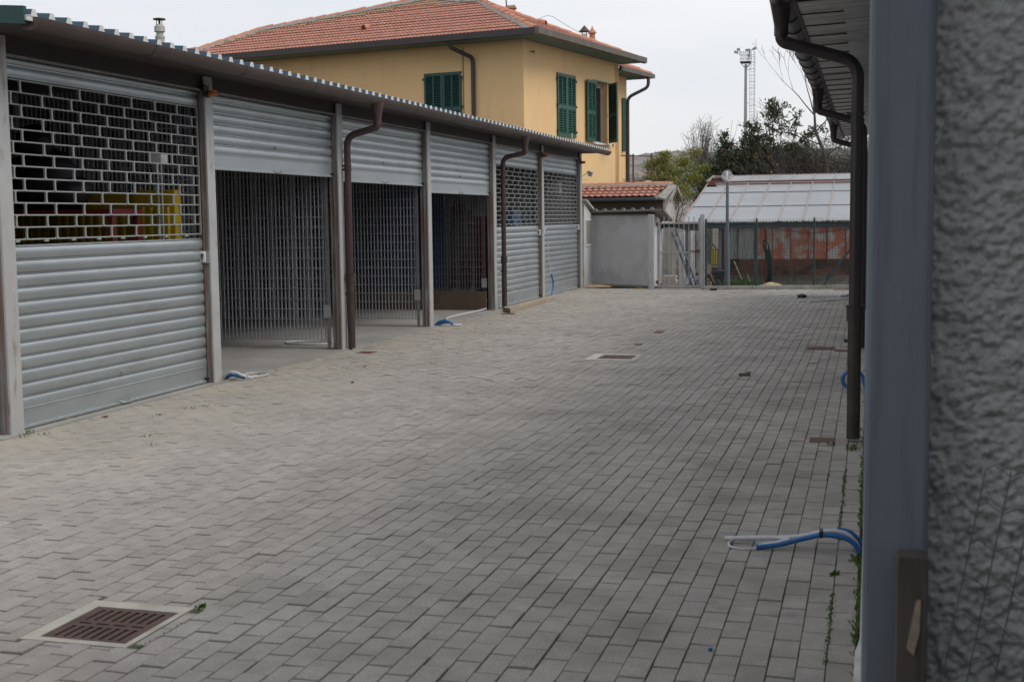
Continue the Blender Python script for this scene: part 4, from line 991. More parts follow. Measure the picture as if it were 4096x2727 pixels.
single('garden_tool', MB().tube([(-3.68,28.9,.85),(-3.42,29.3,.0)], .014, 8), mk('orange_wood', (.42,.20,.10), .7, 0, .15, 6), 'orange brown tool handle leaning behind the fence corner', 'tool')
single('garden_tool', MB().tube([(-3.62,28.8,.40),(-3.35,29.1,-.05)], .022, 8).bar((-3.4,29.1,-.03),(-3.24,29.12,-.03),.03,.04), M['black'], 'dark tool leaning low behind the fence corner', 'tool')
wbw = thing('wheelbarrow', (-3.35, 29.6, 0), 'black wheelbarrow with red grips behind the fence corner', 'wheelbarrow')
MB().prism([(-3.55,29.45,.30),(-3.20,29.45,.32),(-3.25,29.45,.14),(-3.45,29.45,.14)],(0,.5,0)).build('tray', M['black'], wbw)
MB().tube([(-3.64,29.4,.26),(-3.3,29.5,.12),(-3.18,29.55,.05)],.014,6).tube([(-3.55,29.5,.12),(-3.5,29.5,-.05)],.012,6).tube([(-3.3,29.5,.12),(-3.28,29.5,-.05)],.012,6).build('frame', M['black'], wbw)
MB().tube([(-3.68,29.4,.20),(-3.54,29.42,.27)],.02,8).build('grip', mk('red_grip', (.55,.10,.08), .5), wbw)
wt = MB(); wt.tube([(-3.2+.0+.10*math.cos(2*math.pi*k/16),29.7,.05+.10*math.sin(2*math.pi*k/16)) for k in range(17)], .022, 6); wt.build('wheel', M['black'], wbw, smooth=True)
single('carton', MB().box(-3.62,-3.48,28.95,29.15,-.06,.16), M['cardboard'], 'small tan carton behind the fence corner', 'carton')
single('coiled_wire', MB().tube([(-3.72+.05*math.cos(t*.5),30.1,1.0+.15*math.sin(t*.5)) for t in range(28)], .006, 5), M['black'], 'loop of black wire hanging on the cream greenhouse side', 'wire')
hs_ = thing('garden_hose', (-2.42, 31, 0), 'dark green garden hose looped over a rusty stake', 'hose')
MB().tube([(-2.43,31.05,1.25),(-2.42,31.05,-.06)], .028, 8).build('stake', M['red_post'], hs_)
hz = MB()
for k in range(5):
    o = .02*k; hz.tube(bend([(-2.39+o*.5,30.98,-.06),(-2.36+o,30.97,.3),(-2.40+o,30.97,.62+o),(-2.46+.3*o,30.96,.80),(-2.49,30.95,.92+.01*k),(-2.43,30.95,1.0),(-2.36,30.95,.92),(-2.34+o*.6,30.96,.60),(-2.33+o*.6,30.97,-.06)],.06,4), .012, 6)
hz.build('hose', M['fence_green'], hs_, smooth=True)
single('dark_stake', MB().box(-2.70,-2.64,31.0,31.06,-.06,1.25), M['blue_grey'], 'dark upright post beside the looped garden hose', 'post')
sf_ = thing('chair_frame', (-1.95, 32, 0), 'thin metal chair frame standing on the soil behind the fence', 'chair frame')
MB().tube([(-2.08,32,-.06),(-2.07,32,.41),(-1.81,32,.43),(-1.80,32,-.06)], .011, 6).tube([(-2.07,32,.28),(-1.81,32,.31)], .011, 6).build('frame', M['rust_frame'], sf_)
single('overhead_cable', MB().tube([(-2.43,33,1.26),(-2.0,33,1.16),(-1.48,33,1.11),(-1.0,33,1.14),(-.48,33,1.23),(.3,33,1.4)], .007, 5), M['black'], 'sagging black cable under the greenhouse roof', 'cable')
sp_ = MB(); blob(sp_, (-2.15,29.2,-.03), .26,.2,.10, 2); single('sand_heap', sp_, mk('sand', (.50,.42,.25), 1, 0, .15, 12), 'small heap of pale sand behind the kerb', 'sand heap', smooth=True)
for k, (xa, ya, xb, yb, h) in enumerate(((-2.95,28.9,-2.75,29.3,.55),(-2.66,29.0,-2.62,29.2,.25))):
    single('wood_stake', MB().bar((xa,ya,h),(xb,yb,-.05),.03,.02), M['wood'], ['grey wooden stake leaning behind the lamp post','short wooden stake in the grass right of the lamp post'][k], 'stake')
tw = MB()
for k in range(160):
    x_, y_ = R.uniform(-2.0,.2), R.uniform(28.5,30.5); a_ = R.uniform(0,6.28); l = R.uniform(.1,.35)
    tw.tube([(x_,y_,-.05),(x_+l*.5*math.cos(a_),y_+l*.3,.02+R.random()*.12),(x_+l*math.cos(a_),y_+l*.5,R.random()*.14)], .004, 3)
tag(tw.build('brushwood', M['bark_pale']), 'dry twigs scattered on the soil behind the kerb', 'twigs', kind='stuff')

# ------------------------------------------------------------------ drains, covers, small things on the paving
def drain(x0, x1, y0, y1, gx0, gx1, gy0, gy1, label):
    cx, cy = (x0+x1)/2, (y0+y1)/2; z = G(cx, cy)
    t = thing('drain', (cx, cy, z), label, 'drain', 'square yard drains')
    f = MB()
    for a, b, c, d in ((x0,x1,y0,gy0),(x0,x1,gy1,y1),(x0,gx0,gy0,gy1),(gx1,x1,gy0,gy1)): f.box(a,b,c,d,z-.15,z+.002)
    f.build('concrete_frame', M['frame_conc'] if cy < 10 else mk('light_concrete_frame', (.52,.50,.44), .9, 0, .12, 9), t)
    MB().box(gx0,gx1,gy0,gy1,z-.20,z-.16).build('pit', M['black'], t)
    g_ = MB(); zt, zb = z-.001, z-.022; gx0 += .002; gx1 -= .002; gy0 += .002; gy1 -= .002
    n = 8; w = gx1-gx0; hgt = gy1-gy0; m = .028; midw = .075; sw_ = (w-2*m)/n
    yb0, yb1, yc0, yc1 = gy0+m, cy-midw/2-(cy-(gy0+gy1)/2), cy+midw/2-(cy-(gy0+gy1)/2), gy1-m
    g_.box(gx0,gx1,gy0,yb0,zb,zt).box(gx0,gx1,yc1,gy1,zb,zt).box(gx0,gx0+m,yb0,yc1,zb,zt).box(gx1-m,gx1,yb0,yc1,zb,zt)
    for k in range(n+1):
        xc = gx0+m+k*sw_; a, b = max(gx0+m, xc-sw_*.27), min(gx1-m, xc+sw_*.27)
        g_.box(a,b,yb0,yb1,zb,zt).box(a,b,yc0,yc1,zb,zt)
    ym = (yb1+yc0)/2
    g_.box(gx0+m,gx1-m,yb1,ym-.008,zb,zt).box(gx0+m,gx1-m,ym+.008,yc0,zb,zt)
    for k in range(5):
        xc = gx0+m+(k)*(w-2*m)/4; g_.box(max(gx0+m,xc-.012),min(gx1-m,xc+.012),ym-.008,ym+.008,zb,zt)
    g_.build('grate', M['grate'], t)
drain(-3.16,-2.69,4.13,4.64,-3.095,-2.718,4.168,4.565,'rusty slotted drain grate in a pale concrete frame, the nearer one')
drain(-3.16,-2.60,14.30,14.93,-3.04,-2.63,14.22+.18,14.70+.13,'slotted drain grate farther up the yard\'s middle')
gapm = MB()
def cover(x0, x1, y0, y1, label, z=.004):
    zc = G((x0+x1)/2,(y0+y1)/2)
    tag(MB().box(x0,x1,y0,y1,zc-.02,zc+z).build('inspection_cover', M['cover'], bevel=.003), label, 'cover', 'rusty covers in the paving')
cover(-.405,-.227,9.13,9.33,'rusty brick-red cover beside the nearest dark downpipe\'s foot')
cover(-.72,-.40,15.45,15.75,'larger rusty cover beside the second dark downpipe', .008)
cover(-.40,-.24,15.25,15.45,'smaller rusty cover tight against the second dark downpipe', .006)
cover(-5.94,-5.74,14.18,14.40,'reddish cover on the paving near the first maroon downpipe')
cover(-.75,-.41,27.6,27.95,'rusty cover by the kerb at the yard\'s far end')
cover(-5.93,-5.70,20.35,20.6,'small red cover in front of the end of the timber beam')
cover(-2.93,-2.81,17.75,18.05,'worn brown cover up the middle of the yard, behind the far drain')
cover(-2.90,-2.80,15.98,16.2,'small brown cover just behind the far drain')
single('timber_beam', MB().prism([(-6.04,20.95,.002),(-5.82,20.62,.002),(-5.86,24.0,.002),(-6.0,24.4,.002)],(0,0,.075)), M['wood'], 'long pale timber beam lying in front of the fifth garage door', 'beam', bevel=.006)
single('cardboard', MB().prism([(-6.16,28.02,.01),(-5.63,28.05,.02),(-5.58,28.22,.03),(-5.8,28.3,.06),(-6.12,28.3,.075)],(0,0,.006)), M['cardboard'], 'weathered piece of cardboard at the foot of the grey outbuilding', 'cardboard')
br_ = thing('broom', (-.9, 25, 0), 'broom with blue grip and black head lying on the paving', 'broom')
MB().tube([(-1.21,25.1,.03),(-.52,25.1,.025)], .010, 8).build('handle', M['grating'], br_)
MB().tube([(-.54,25.1,.03),(-.36,25.75,.035)], .020, 8).build('grip', M['blue'], br_)
hb = MB(); blob(hb, (-1.27,25.05,.035), .09,.06,.035, 3, amp=.3); hb.prism([(-1.37,24.95,.005),(-1.25,24.98,.005),(-1.25,24.98,.02)],(0,.12,0)); hb.build('brush', M['black'], br_, smooth=False)
single('metal_rod', MB().tube([(-1.07,23.75,.012),(-.9,23.85,.012),(-.35,24.55,.012)], .008, 6), M['grating'], 'thin grey rod lying on the paving by the broom', 'rod')
single('wood_scrap', MB().obox((-1.20,12.82,.014),(.055,.004,0),(0,.018,0),(0,0,.012)).obox((-1.165,12.845,.03),(.025,.01,.004),(-.004,.012,0),(0,0,.006)), M['wood_dark'], 'small reddish wood scrap lying alone on the paving', 'wood scrap')
single('plastic_stopper', MB().lathe((-.553,4.62,0),[(.008,.0),(.009,.009),(.005,.012)],10), M['blue'], 'tiny blue plastic stopper on the paving in the foreground', 'stopper', smooth='auto')
single('black_block', MB().box(-3.28,-3.14,27.24,27.34,.0,.05), M['black'], 'black block lying by the kerb near the gate', 'block', bevel=.01)
single('orange_scrap', MB().box(-4.95,-4.86,27.84,27.90,.0,.02), mk('orange_plastic', (.60,.28,.03), .5), 'orange scrap on the paving by the gate', 'scrap')
def litter(x, y, s, mat, label, cat):
    m_ = MB(); z = G(x,y)+.003; n = 7
    m_.add([(x,y,z+.012)]+[(x+s*(.6+.5*R.random())*math.cos(6.28*k/n), y+s*(.6+.5*R.random())*math.sin(6.28*k/n), z+.018*R.random()) for k in range(n)], [(0,1+k,1+(k+1)%n) for k in range(n)])
    tag(m_.build(cat.replace(' ','_'), mat), label, cat, 'litter on the paving')
litter(-6.06,9.14,.035,M['leaf_red'],'dark red dead leaf on the paving before the first door','dead leaf')
litter(-6.40,8.86,.06,M['leaf_red'],'red brown leaves heaped at the left stop of the first door','dead leaf')
litter(-6.29,8.95,.045,M['leaf_yel'],'yellow leaf at the foot of the first roller door','dead leaf')
litter(-4.83,9.03,.012,M['white_plastic'],'tiny white scrap on the paving left of middle','paper scrap')
litter(-5.3,12.9,.03,M['leaf_red'],'small brown leaf before the second garage','dead leaf')
litter(-4.9,11.6,.022,M['black'],'black fleck on the paving before the second garage','dead leaf')
# conduits sticking out of the ground
c1_ = thing('conduit_coil', (-.05, 6.15, 0), 'blue and white conduits tied with a black band, curling out of the nearest wall foot', 'conduits', 'conduit ends left out of the ground')
MB().tube(bend([(-.027,6.15,-.03),(-.046,6.15,.033),(-.089,6.15,.068),(-.167,6.15,.080),(-.222,6.15,.077),(-.32,6.14,.050),(-.413,6.12,.024),(-.513,6.10,.014)],.04,3), .0125, 10).tube(bend([(-.022,6.2,-.03),(-.03,6.2,.04),(-.075,6.2,.088),(-.14,6.2,.098)],.03,3), .012, 10).build('blue_conduit', M['blue'], c1_, smooth='auto')
MB().tube(bend([(-.035,6.18,.0),(-.046,6.18,.036),(-.089,6.18,.083),(-.15,6.18,.094),(-.211,6.18,.085),(-.30,6.18,.058),(-.40,6.19,.042),(-.50,6.2,.036),(-.60,6.21,.025),(-.673,6.22,.018)],.04,3), .0115, 10).tube([(-.50,6.11,.016),(-.42,6.125,.032),(-.36,6.14,.045)], .0127, 8).build('white_conduit', M['white_hose'], c1_, smooth='auto')
MB().tube(bend([(-.36,6.17,.045),(-.5,6.2,.036),(-.60,6.25,.016),(-.655,6.19,.010),(-.64,6.10,.008),(-.58,6.07,.008),(-.51,6.085,.012)],.05,5), .0055, 8).build('thin_cable', M['white_hose'], c1_, smooth='auto')
MB().obox((-.213,6.165,.082),(.008,0,0),(0,.034,0),(0,0,.018)).build('tie', M['black'], c1_, bevel=.004)
c2_ = thing('conduit_coil', (-6.25, 11.5, 0), 'white and blue conduits bent on the ground at the second post from the left', 'conduits', 'conduit ends left out of the ground')
MB().tube(bend([(-6.275,11.5,-.01),(-6.227,11.5,.062),(-6.159,11.5,.098),(-6.10,11.5,.09),(-6.06,11.56,.05),(-6.0,11.65,.02)],.05,3), .014, 8).tube(bend([(-6.1,11.5,.085),(-6.2,11.85,.02),(-6.26,12.05,.015),(-6.152,12.112,.015),(-6.003,12.03,.015),(-5.985,11.865,.015),(-6.066,11.75,.015),(-6.13,11.68,.02)],.08,4), .008, 6).build('white_conduit', M['white_hose'], c2_, smooth='auto')
MB().tube(bend([(-6.29,11.53,-.01),(-6.238,11.535,.060),(-6.165,11.54,.090)],.04,3), .013, 8).tube(bend([(-6.28,11.58,.0),(-6.203,11.58,.058),(-6.06,11.6,.022)],.04,3), .014, 8).build('blue_conduit', M['blue'], c2_, smooth='auto')
c3_ = thing('conduit_coil', (-6.2, 17.95, 0), 'short blue conduits arched at the fourth post\'s foot', 'conduits', 'conduit ends left out of the ground')
MB().tube(bend([(-6.24,17.95,-.01),(-6.19,17.95,.06),(-6.09,17.95,.095),(-5.99,17.95,.06),(-5.96,17.97,.03)],.05,3), .018, 8).tube(bend([(-6.24,18.03,-.01),(-6.15,18.03,.05),(-6.02,18.03,.06),(-5.95,18.05,.02)],.05,3), .016, 8).build('blue_conduit', M['blue'], c3_, smooth='auto')
MB().tube(bend([(-5.96,17.97,.035),(-5.92,18.0,.02),(-5.90,18.2,.012)],.03,3), .014, 8).build('white_conduit', M['white_hose'], c3_, smooth='auto')
single('white_cable', MB().tube(bend([(-6.38,21.08,.04),(-6.393,20.587,.03),(-6.45,20.287,.025),(-6.50,19.868,.02),(-6.50,19.276,.018),(-6.3,18.7,.018),(-6.15,18.5,.018)],.2,4), .014, 8), M['white_hose'], 'white cable trailing across the fourth garage threshold', 'cable', smooth='auto')
c4_ = thing('conduit_coil', (-.15, 12, 0), 'looped blue and white conduit behind the nearest dark downpipe', 'conduits', 'conduit ends left out of the ground')
MB().tube(bend([(-.03,12,.0),(-.06,12,.13),(-.13,12,.178),(-.20,12,.165),(-.245,12,.10),(-.225,12,.035),(-.17,12,.012)],.06,4), .0165, 8).build('blue_conduit', M['blue'], c4_, smooth='auto')
MB().tube(bend([(-.05,12.03,.0),(-.10,12.03,.12),(-.16,12.03,.15),(-.20,12.03,.10),(-.18,12.03,.02)],.05,4), .013, 8).build('white_conduit', M['white_hose'], c4_, smooth='auto')
c5_ = thing('hanging_conduit', (-6.17, 24.4, 0), 'white cable looped over the sixth post\'s key box, ending in blue conduit', 'conduits')
MB().tube(bend([(-6.18,24.33,1.22),(-6.17,24.38,1.30),(-6.17,24.45,1.385),(-6.165,24.55,1.36),(-6.16,24.62,1.2),(-6.16,24.64,.92),(-6.15,24.70,.69),(-6.13,24.75,.45)],.08,4), .009, 6).build('white_cable', M['white_hose'], c5_, smooth='auto')
MB().tube(bend([(-6.13,24.75,.47),(-6.10,24.80,.31),(-6.10,24.78,.18),(-6.10,24.6,.03)],.1,5), .017, 8).build('blue_conduit', M['blue'], c5_, smooth='auto')
single('cable_loop', MB().tube([(-6.98+.32*math.cos(t*.35),15.2-.05+.22*math.sin(t*.35),.022) for t in range(18)], .010, 6), M['white_hose'], 'white cable loop on the concrete inside the second garage', 'cable')

# ------------------------------------------------------------------ weeds
wd = MB()
def tuft(x, y, n, h, sp):
    z = G(x,y)-.005
    for k in range(n):
        px, py = x+R.gauss(0,sp), y+R.gauss(0,sp*1.3); a_ = R.uniform(0,6.28); hh_ = h*R.uniform(.4,1.1); w = R.uniform(.002,.005)*(1+h*4)
        ln = V((math.cos(a_),math.sin(a_),0))*hh_*R.uniform(.2,.8); sd = V((-math.sin(a_),math.cos(a_),0))*w
        p = V((px,py,z)); q = p+ln*.5+UP*hh_*.75; t = p+ln+UP*hh_*R.uniform(.7,1)
        a = R.random(); wd.add([p-sd, p+sd, q+sd*.8, t, q-sd*.8], [(0,1,2,3,4)], a)
y = 3.0
while y < 20:
    d = noise.noise(V((y*1.3,2,0)))
    if d > -.25: tuft(-.022-.01*R.random(), y, 6, .028+.035*max(0,d), .010)
    d2 = noise.noise(V((y*1.1,9,0)))
    if d2 > .0: tuft(-.136, y, 5, .018, .005)
    if noise.noise(V((y*1.7,14,0))) > .34: tuft(-.236, y, 2, .012, .004)
    y += .035 if y < 9 else .09
tuft(-.04,6.0,45,.04,.018); tuft(-.11,8.9,20,.05,.02); tuft(-.25,9.05,12,.04,.012); tuft(-.137,5.75,30,.026,.012)
tuft(-2.67,4.655,26,.022,.012)
for k in range(50): tuft(-2.615-.0008*k, 4.64-.011*k, 2, .010, .004)
for x_, y_, n, h in ((-6.5,8.15,14,.06),(-6.15,8.25,9,.06),(-6.05,8.3,5,.03),(-5.6,9.7,8,.03),(-5.55,9.9,8,.03),(-5.7,9.3,7,.02),(-5.2,8.4,10,.02),(-5.0,8.1,8,.02)): tuft(x_,y_,n,h,.03)
for k in range(60): tuft(-5.9+R.random()*.8, 13+R.random()*9, 3, .015, .01)
tag(wd.build('weeds', M['weed'], fix=False), 'green weeds growing in the paving joints', 'weeds', kind='stuff')
gs = MB(); wd_keep = wd; wd = gs
for k in range(90): tuft(R.uniform(-3.3,.2), R.uniform(28.3,33), 4, R.uniform(.03,.08), .06)
for k in range(90): tuft(R.uniform(-3.15,-2.55), R.uniform(28.7,29.3), 5, R.uniform(.06,.2), .05)
tag(gs.build('grass', M['weed'], fix=False), 'rough grass on the soil behind the fence', 'grass', kind='stuff')

# ------------------------------------------------------------------ trees
def branch(mb, p, d, l, r, dep, tips, spread=.6, nmin=4, up=.12, kids=(2,3), shrink=.72, wob=.25):
    pts = [V(p)]; rs = [r]; d = V(d).normalized(); n = 4
    for k in range(n):
        d = (d+V((R.gauss(0,wob),R.gauss(0,wob),R.gauss(0,wob)+up))*.5).normalized(); pts.append(pts[-1]+d*l/n); rs.append(max(r*(1-.42*(k+1)/n), .0050))
    mb.tube(pts, rs, 6 if r > .03 else (4 if r > .012 else 3), False)
    if dep == 0: tips.append((pts[-1], d)); return
    for k in range(R.randint(*kids)):
        a = V((R.gauss(0,1),R.gauss(0,1),R.gauss(0,.6))); a = (a-d*a.dot(d)).normalized()
        q = pts[R.choice((2,3,4,4))] if k else pts[-1]
        nd = (d+a*spread*R.uniform(.6,1.3)).normalized()
        branch(mb, q, nd, l*shrink*R.uniform(.75,1.15), rs[-1]*.82 if k == 0 else rs[-1]*.68, dep-1, tips, spread, nmin, up, kids, shrink, wob)
    tips.append((pts[-1], d))
def leafcloud(mb, c, rad, n, size, asp=.42, flat=.7, curl=.2):
    for k in range(n):
        o = V((R.gauss(0,rad[0]),R.gauss(0,rad[1]),R.gauss(0,rad[2])))*.6; p = V(c)+o
        d = V((R.gauss(0,1),R.gauss(0,1),R.gauss(.25,.8))).normalized(); s_ = d.cross(V((R.gauss(0,1),R.gauss(0,1),R.gauss(0,1)))).normalized(); l = size*R.uniform(.6,1.25)
        m = d.cross(s_)*l*curl; a = min(1,max(0,R.gauss(.45,.24)))
        mb.add([p, p+d*l*.35+s_*l*asp*.5+m*.3, p+d*l*.75+s_*l*asp*.38, p+d*l+m*-.4, p+d*l*.75-s_*l*asp*.38, p+d*l*.35-s_*l*asp*.5+m*.3], [(0,1,2,3,4,5)], a)
def tree(name, loc, label, cat, group, trunk_fn, crown_fn, bark, leafm):
    t = thing(name, loc, label, cat, group); tm = MB(); tips = trunk_fn(tm); tm.build('trunk', bark, t, fix=False)
    if crown_fn:
        cm = MB(); crown_fn(cm, tips); cm.build('crown', leafm, t, fix=False)
    return t
GRP = 'trees behind the greenhouse'
# pale bare tree
def limbtree(mb, tips, base, height, width, n, r, dep, spread=.42, wob=.16, up=.12, shrink=.72):
    """several limbs fanning from the base; height is the reach of the twig crown"""
    l0 = height*.42
    for k in range(n):
        a = 6.28*k/n+R.uniform(-.3,.3); d = (math.cos(a)*width*R.uniform(.5,1.1), math.sin(a)*width*.8, 1)
        branch(mb, (base[0]+R.gauss(0,.05), base[1]+R.gauss(0,.05), base[2]), d, l0*R.uniform(.85,1.1), r, dep, tips, spread, up=up, kids=(2,3), shrink=shrink, wob=wob)
def tk(mb):
    tips = []; cx, cy = -5.98, 47.
    mb.tube([(cx-.1,cy,-.05),(cx-.05,cy,1.2),(cx,cy,2.5)], [.09,.075,.055], 7)
    for k in range(90):
        a = R.uniform(0,6.28); el = R.uniform(.15,1.5); rr = R.uniform(.75,1.0)
        e = V((cx+.95*rr*math.cos(a)*math.cos(el)+.12, cy+.8*rr*math.sin(a)*math.cos(el), 3.25+1.75*rr*math.sin(el)))
        st = V((cx+R.gauss(0,.03), cy, R.uniform(2.2,2.9))); md = st.lerp(e,.5)+V((R.gauss(0,.12),R.gauss(0,.1),-.18*math.cos(el)))
        q = [(1-t)**2*st+2*t*(1-t)*md+t*t*e for t in (0,.2,.4,.6,.8,1)]
        q = [q[0]]+[p+V((R.gauss(0,.022),R.gauss(0,.02),R.gauss(0,.022))) for p in q[1:]]
        mb.tube(q, [.016,.013,.010,.008,.006,.0045], 4, False)
        for p in q[2:]:
            for n_ in range(2):
                d = V((R.gauss(0,.16),R.gauss(0,.14),R.uniform(.06,.34))); mb.tube([p, p+d*.5+V((R.gauss(0,.02),0,R.gauss(0,.02))), p+d], [.0055,.005,.0042], 3, False)
    return tips
tree('bare_tree', (-6.4,47,0), 'pale bare tree with a fine rounded twig crown left of the mast', 'tree', GRP, tk, None, M['bark_pale'], None)
# lime green feathery tree
def tk2(mb):
    tips = []
    for k in range(4): branch(mb, (-7.3+.35*k,44,-.05), (R.gauss(0,.25),R.gauss(0,.2),1), 1.15, .05, 3, tips, .6, kids=(2,3))
    return tips
def cr2(mb, tips):
    cl = [(-7.45,44,2.3,.42),(-7.05,43.7,2.35,.45),(-6.6,43.8,2.6,.45),(-7.2,44,2.85,.42),(-6.6,44,3.05,.40),(-7.0,44.1,3.35,.36),(-6.85,43.9,3.65,.22),(-7.3,44,3.3,.25),(-6.2,44.2,3.4,.34),(-5.9,44.3,3.75,.18),(-6.3,43.7,2.3,.45),(-5.95,44.2,2.8,.35),(-5.6,44.5,3.2,.2),(-6.95,43.7,1.9,.5)]
    for x_, y_, z_, r_ in cl:
        for k in range(int(95*(r_/.45)**1.5)):
            o = V((R.gauss(0,r_),R.gauss(0,r_),R.gauss(0,r_*.6)))*.55; leafcloud(mb, (x_+o.x,y_+o.y,z_+o.z), (.12,.12,.05), 26, .075, .28)
tree('lime_tree', (-7,44,0), 'feathery yellow-green tree beside the rusted trellis', 'tree', GRP, tk2, cr2, M['bark'], M['leaf_lime'])
# dark laurel
def tk3(mb):
    tips = []
    for k in range(9): branch(mb, (-5.0+.36*k,45+R.gauss(0,.3),-.05), (R.gauss(0,.12),R.gauss(0,.1),1), 1.25, .035, 2, tips, .35, kids=(2,2))
    return tips
def shoot(mb, x, y, z0, z1, r, n, size):
    for k in range(n):
        t = R.random(); z = z0+(z1-z0)*t; w = r*(1-.6*t**2)
        leafcloud(mb, (x+R.gauss(0,w*.6),y+R.gauss(0,w*.6),z), (.10,.10,.08), 12, size, .40)
def cr3(mb, tips):
    for x_, zt, r_ in ((-5.25,3.2,.22),(-4.95,4.45,.22),(-4.85,4.2,.2),(-4.6,4.1,.28),(-4.3,4.35,.24),(-4.08,4.75,.20),(-3.9,4.6,.24),(-3.6,4.35,.28),(-3.3,4.1,.32),(-2.95,4.0,.34),(-2.6,3.95,.34),(-2.3,3.8,.34),(-1.95,3.6,.34),(-5.1,3.8,.28),(-4.45,3.9,.35),(-3.75,4.0,.35)):
        shoot(mb, x_, 45+R.gauss(0,.2), 2.4, zt, r_, 62, .115)
        shoot(mb, x_+.1, 45.4, 2.4, zt-.35, r_*1.2, 45, .125)
tree('laurel_tree', (-3.7,45,0), 'dense dark evergreen with upright leafy shoots just left of the mast', 'tree', GRP, tk3, cr3, M['bark'], M['leaf_dark'])
def tk4(mb):
    tips = []
    mb.tube([(-3.0,44.5,-.05),(-3.05,44.5,1.5),(-3.1,44.5,2.9)],[.06,.05,.04],6)
    limbs = [((-3.1,44.5,2.8),(-3.25,44.5,4.2),(-3.32,44.5,5.35)),((-3.1,44.5,2.8),(-3.0,44.5,4.0),(-2.95,44.4,5.1)),((-3.0,44.5,3.0),(-2.6,44.5,4.0),(-2.35,44.4,4.9)),((-2.9,44.5,3.0),(-2.2,44.4,3.9),(-1.65,44.3,4.35)),((-3.1,44.5,3),(-2.6,44.5,3.6),(-2.0,44.4,4.3)),((-3.1,44.5,2.8),(-3.35,44.5,3.9),(-3.55,44.4,4.75)),((-3.0,44.5,2.8),(-2.7,44.5,3.4),(-2.4,44.4,3.9))]
    for a in limbs:
        b2 = bend(a,.5,4); mb.tube(b2, [max(.007,.024-.0024*i) for i in range(len(b2))], 5, False)
        for t in (.2,.4,.55,.7,.85,1.0):
            p = V(a[1])+(V(a[2])-V(a[1]))*t
            for s_ in (1,2):
                q = p+V((R.gauss(0,.17),R.gauss(0,.15),R.uniform(.0,.2))); mb.tube([p,q],[.007,.004],3,False); tips.append((q,UP))
    return tips
def cr4(mb, tips):
    for p, d in tips: leafcloud(mb, p, (.085,.08,.075), 15, .12, .42, curl=.3)
    for k in range(30): leafcloud(mb, (-3.25+R.gauss(0,.1),44.5,5.05+R.gauss(0,.14)), (.08,.08,.08), 12, .13, .42, curl=.3)
tree('magnolia_tree', (-3,44.5,0), 'open-branched tree with clustered leathery dark leaves right of the mast', 'tree', GRP, tk4, cr4, M['bark'], M['leaf_dark'])
# bare dark tree on the right
def tk5(mb):
    tips = []
    mb.tube([(-1.38,43,-.05),(-1.40,43,1.5),(-1.42,43,2.9),(-1.48,43,3.45),(-1.62,43,3.8),(-1.80,43,4.25),(-1.83,43,4.75)],[.085,.075,.066,.058,.05,.045,.036],7)
    P0 = V((-1.83,43,4.75))
    for d, l in (((-.30,.1,1),1.15),((.10,0,1),1.0),((-.75,.1,.75),1.1),((.40,0,.9),.8),((-.05,.2,1),1.0)): branch(mb, P0, d, l, .022, 4, tips, .40, up=.16, kids=(2,3), shrink=.72, wob=.15)
    for p, d, l in (((-1.62,43,3.8),(-1,.1,.55),1.0),((-1.48,43,3.4),(.7,0,.8),1.0),((-1.45,43,3.2),(-.9,-.1,.55),1.0),((-1.40,43,2.2),(-1,-.1,.45),1.1),((-1.40,43,2.4),(.9,0,.6),1.3),((-1.40,43,1.8),(-.8,-.2,.6),1.15),((-1.40,43,2.0),(-1,.1,.3),1.2),((-1.80,43,4.2),(.6,0,.8),.9)): branch(mb, p, d, l, .024, 4, tips, .42, up=.09, kids=(2,3), shrink=.72, wob=.17)
    return tips
def cr5(mb, tips):
    for p, d in R.sample([q for q in tips if q[0].z < 4.3], 8): leafcloud(mb, p, (.04,.04,.04), 2, .09, .6)
tree('bare_tree', (-1.4,43,0), 'tall dark bare tree with a few yellow leaves near the right gutter', 'tree', GRP, tk5, cr5, M['bark'], leafmat('yellow_tree_leaf', (.4,.24,.03), (.5,.3,.04), (.55,.36,.06)))
# olive-grey thicket
def tk6(mb):
    tips = []
    for k in range(18): branch(mb, (-3.2+.27*k,47+R.gauss(0,.6),-.05), (R.gauss(0,.2),R.gauss(0,.15),1), 1.35, .03, 4, tips, .5, kids=(2,3), shrink=.74)
    return tips
def cr6(mb, tips):
    for k in range(1250):
        x_ = R.uniform(-4.2,1.6); top = 4.15-.22*math.sin(x_*1.7)
        z_ = 2.3+(top-2.3)*R.random()**.8; leafcloud(mb, (x_,47+R.gauss(0,.6),z_), (.15,.15,.12), 20, .08, .22)
tree('olive_thicket', (-1,47,0), 'grey-green olive thicket behind the bare dark tree', 'tree', GRP, tk6, cr6, M['bark'], M['leaf_olive'])
def tk7(mb):
    tips = []
    for k in range(30): branch(mb, (-2.6+.16*k,44.2+R.gauss(0,.4),-.05), (R.gauss(0,.35),R.gauss(0,.2),1), 1.6, .022, 4, tips, .65, kids=(2,3), shrink=.77, wob=.32)
    return tips
def cr7(mb, tips):
    for k in range(900):
        x_ = R.uniform(-2.8,1.5); z_ = R.uniform(2.2,3.55+.2*math.sin(x_*2)); leafcloud(mb, (x_,44.5+R.gauss(0,.4),z_), (.15,.15,.11), 14, .08, .36)
tree('shrub_thicket', (-.5,44.2,0), 'dark twiggy thicket low above the greenhouse ridge at the right', 'shrub', None, tk7, cr7, M['bark'], M['leaf_thick'])
def tk8(mb):
    tips = []
    for k in range(7): branch(mb, (-5.9+.25*k,46+R.gauss(0,.4),-.05), (R.gauss(0,.2),R.gauss(0,.15),1), .9, .03, 3, tips, .6, kids=(2,3))
    return tips
